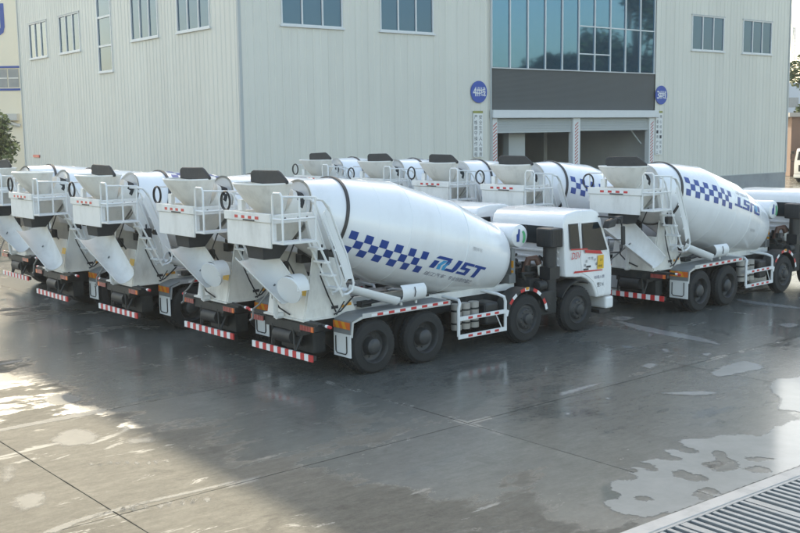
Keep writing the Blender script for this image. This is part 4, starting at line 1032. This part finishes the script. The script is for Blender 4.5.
        f2 = (lambda x, z: on(x, z, .016)) if s < 0 else (lambda x, z: on(13.2-x, z, .016))
        q = MB(); text_fit(q, '2人', f2, 6.96, 7.06, 1.62, 1.69); q.build('sticker_print', 'dark_ink', yo)
        q = MB(); text_fit(q, '限载', f2, 6.90, 7.04, 1.47, 1.53); q.build('sticker_print', 'dark_ink', yo)
    q = MB(); q.box(6.0, 6.9, -.95, .95, 1.31, 1.36); q.build('floor', 'chassis', cab)
    return T

proto = make_truck()
GRP = 'mixer trucks parked in two rows'
W1 = .703; F1 = Vector((cos(W1), sin(W1), 0)); N1 = Vector((-sin(W1), cos(W1), 0))
TR = [  # forward, across, heading, drum roll, label, splash guard, chute end
  (0, 0, .703, 0.0, 'white concrete mixer truck with upright blue checks and lettering, first in the outer row', True, True),
  (.06, 2.95, .700, 1.9, 'white concrete mixer truck close beside the lettered one ending the outer row', True, True),
  (-.27, 6.78, .705, 2.4, 'white concrete mixer truck with open sloping chute, third along the outer row', True, False),
  (-.45, 10.43, .70, .9, 'white concrete mixer truck whose hopper has no black splash guard', False, False),
  (.30, 15.14, .70, 1.4, 'white concrete mixer truck at the outer row\'s end by the leafy tree', True, False),
  (10.49, -.42, .734, -(pi-.185), 'white concrete mixer truck with lettering turned upside down on its drum', True, False),
  (10.04, 3.03, .72, -(pi-.25), 'white concrete mixer truck next to the one with upside-down lettering', True, False),
  (10.29, 6.22, .71, 1.2, 'white concrete mixer truck parked before the 4# sign wall, third in the inner row', True, False),
  (10.34, 9.3, .70, 2.0, 'white concrete mixer truck fourth along the inner row by the hall', True, False),
  (10.39, 12.65, .70, 1.6, 'white concrete mixer truck at the inner row\'s far end near the hall corner', True, False),
]
trucks = []
for i, (f_, n_, w_, dr_, lab, guard, cend) in enumerate(TR):
    t = proto if i == 0 else copy_tree(proto)
    t.location = YO + F1*f_ + N1*n_; t.rotation_euler = (0, 0, w_)
    tag(t, lab, 'truck', GRP); trucks.append(t)
mb = MB(); half_pipe(mb, (-1.84, .30, 2.52), (-1.52, -1.06, 1.46), .40, .24, (-.55, -.1, 1), -92, 92)
vr = random.Random(11)
long_chute = mb.build('chute', 'dusty_white', None, smooth=40)
for t, (f_, n_, w_, dr_, lab, guard, cend) in zip(trucks, TR):
    for ch in list(t.children):
        b0 = ch.name.split('.')[0]
        if b0 == 'drum': ch.rotation_euler = (dr_, DT, 0)
        if b0 == 'chute' and t is not trucks[0]:
            an = vr.uniform(-.16, .16); pv_ = Vector((-1.8, .2, 0)); ch.rotation_euler = (0, 0, an); ch.location = pv_ - Matrix.Rotation(an, 3, 'Z') @ pv_
        if b0 == 'splash_guard' and t is not trucks[0]:
            an = vr.uniform(-.05, .05); ch.rotation_euler = (an, 0, 0); pv_ = Vector((0, 0, 3.8)); ch.location = pv_ - Matrix.Rotation(an, 3, 'X') @ pv_ + Vector((vr.uniform(-.03, .03), vr.uniform(-.06, .06), 0))
        if b0 == 'hose' and t is not trucks[0]: ch.location.z += vr.uniform(-.05, .04); ch.location.y += vr.uniform(-.04, .04)
        if b0 == 'splash_guard' and not guard: bpy.data.objects.remove(ch); continue
        if b0 == 'chute' and not cend:
            for c2 in list(ch.children):
                if c2.name.startswith('chute_e'): bpy.data.objects.remove(c2)
            ch.data = long_chute.data
bpy.data.objects.remove(long_chute)
# one more truck far beyond the hall's corner
t = copy_tree(proto); t.location = (38.5, 93.0, 0); t.rotation_euler = (0, 0, R(-125)); tag(t, 'distant white mixer truck facing out beyond the hall\'s corner', 'truck', GRP)

# ------------------------------------------------------------------ trees and far background
def tree(name, label, loc, h, rad, n, seed, leafs=.22, group=None):
    rnd = random.Random(seed)
    t = tag(empty(name, loc), label, 'tree', group)
    mb = MB(); mb.tube([(0, 0, -.05), (.05*h*.1, 0, h*.25), (rnd.uniform(-.2,.2), rnd.uniform(-.2,.2), h*.7)], [h*.028, h*.022, h*.008], 8)
    lobes = []
    for k in range(9):
        a = rnd.uniform(0, 2*pi); rr_ = rad*rnd.uniform(.25, .7); z = h*rnd.uniform(.38, .86)
        p = Vector((cos(a)*rr_, sin(a)*rr_, z)); lobes.append((p, rad*rnd.uniform(.35, .55)))
        mb.tube([(0, 0, h*rnd.uniform(.22, .5)), p*.55+Vector((0, 0, h*.12)), p], [h*.011, h*.007, h*.003], 5)
    lobes.append((Vector((0, 0, h*.88)), rad*.4))
    mb.build('trunk', 'bark', t, smooth=50)
    cr = MB()
    for k in range(n):
        p, r_ = lobes[rnd.randrange(len(lobes))]
        d = Vector((rnd.gauss(0,1), rnd.gauss(0,1), rnd.gauss(0,1))).normalized()*r_*rnd.random()**.45
        c = p+d; a = Vector((rnd.gauss(0,1), rnd.gauss(0,1), rnd.gauss(0,.6))).normalized(); b = a.cross(Vector((rnd.gauss(0,1), rnd.gauss(0,1), rnd.gauss(0,1)))).normalized()
        l, w = leafs*rnd.uniform(.7, 1.4), leafs*rnd.uniform(.35, .6)
        cr.add([c-a*l, c+b*w, c+a*l, c-b*w], [(0, 1, 2, 3)])
    cr.build('crown', 'leaf', t)
    return t
tree('leafy_tree', 'leafy green tree between the factory hall and cream building', (-34.5, 88, 0), 7.5, 3.0, 5200, 3, .24)
tree('leafy_tree', 'tall green tree standing behind the brown shed', (44.6, 110, 0), 13, 4.2, 4200, 4, .32)
for k, (x, y, h, r_, lb) in enumerate(((66, 68.5, 27, 5.5, 'tallest dark tree mirrored at the edge of the blue glazing'), (68, 64, 15.5, 4.0, 'round bushy tree mirrored in the middle of the blue glazing'), (71, 59, 14.2, 3.6, 'smaller round tree mirrored next to the bushy one in the glazing'), (75, 54.0, 12.2, 3.0, 'low tree mirrored by itself at the foot of the glazing'))):
    tree('yard_tree', lb, (x, y, 0), h, r_, 4600, 20+k, .36, 'trees mirrored in the glazing')
# cream building on the left
cb = tag(empty('cream_building', (-60, 112, 0)), 'cream rendered building with blue letters, blue bands and window strip', 'building')
mb = MB(); mb.box(0, 32, 0, 18, 0, 26); mb.build('wall', 'cream_wall', cb)
for z in (9.55, 11.9): 
    mb = MB(); mb.box(-.02, 32.02, -.10, 0, z, z+.22); mb.build('blue_band', 'far_blue', cb)
for k in range(26):
    a = .4+1.22*k; mb = MB(); mb.box(a, a+1.08, -.06, 0, 9.9, 11.8); w_ = mb.build('window', 'far_glass', cb)
    mb = MB(); mb.box(a+.02, a+1.06, -.10, -.062, 10.8, 10.9); mb.build('frame', 'frame_white', w_)
lt = MB(); z0 = 15.4
lt.box(17.0, 17.35, -.1, 0, z0+.8, z0+2.9)
lt.box(18.2, 18.62, -.1, 0, z0+.7, z0+3.2); lt.add([(18.62, -.1, z0+.7), (18.2, -.1, z0+.7), (17.9, -.1, z0+.3), (17.4, -.1, z0+.25), (17.4, -.1, z0-.1), (18.1, -.1, z0-.1), (18.5, -.1, z0+.2)], [(0,1,2,3,4,5,6)])
lt.build('lettering', 'far_blue', cb)
mb = MB(); mb.box(18.2, 19.6, -.8, 0, 6.4, 7.1); mb.tube([(18.2, -.4, 6.3), (19.8, -.4, 5.8)], .18, 8); mb.build('air_unit', 'trim_grey', cb)
# right: shed, pale block, mast
sh = tag(empty('brown_shed', (37.2, 99, 0)), 'low brown shed with flat roof beyond the hall corner', 'shed')
mb = MB(); mb.box(0, 22, 0, 9, 0, 5.6); mb.build('wall', 'shed_brown', sh)
mb = MB(); mb.box(-.4, 22.4, -.5, 9.4, 5.6, 6.0); mb.build('roof', 'roof_grey', sh)
pb = tag(empty('distant_block', (78, 215, 0)), 'pale bluish distant building low behind the shed', 'building')
mb = MB(); mb.box(0, 40, 0, 20, 0, 13.5); mb.build('wall', 'far_pale', pb)
for k in range(9):
    mb = MB(); mb.box(1.5+4*k, 4+4*k, -.05, 0, 8.5, 10.5); mb.build('window', 'far_glass', pb)
ms = tag(empty('radio_mast', (90.0, 240, 0)), 'thin lattice radio mast rising far behind the shed', 'mast')
mb = MB()
for a, b in ((-.5, -.5), (.5, -.5), (.5, .5), (-.5, .5)): mb.tube([(a*1.6, b*1.6, 0), (a*.4, b*.4, 27)], .09, 5)
for k in range(18):
    z = 1.5*k; q = 1.6-1.2*z/27; q2 = 1.6-1.2*(z+1.5)/27
    mb.tube([(-.5*q, -.5*q, z), (.5*q2, -.5*q2, z+1.5)], .05, 4); mb.tube([(.5*q, -.5*q, z), (-.5*q2, -.5*q2, z+1.5)], .05, 4)
mb.build('lattice', 'trim_grey', ms)

# ------------------------------------------------------------------ haze over the yard
mb = MB(); mb.box(-1250, 1250, -1250, 1250, -2.0, 30.0)
m = bpy.data.materials.new('haze'); m.use_nodes = True; M['haze'] = m; nt = m.node_tree
nt.nodes.remove(nt.nodes['Principled BSDF']); pv = nt.nodes.new('ShaderNodeVolumePrincipled')
pv.inputs['Color'].default_value = (.95, .96, .96, 1); pv.inputs['Density'].default_value = .0004
nt.links.new(pv.outputs[0], nt.nodes['Material Output'].inputs['Volume'])
tag(mb.build('haze', 'haze'), kind='stuff')
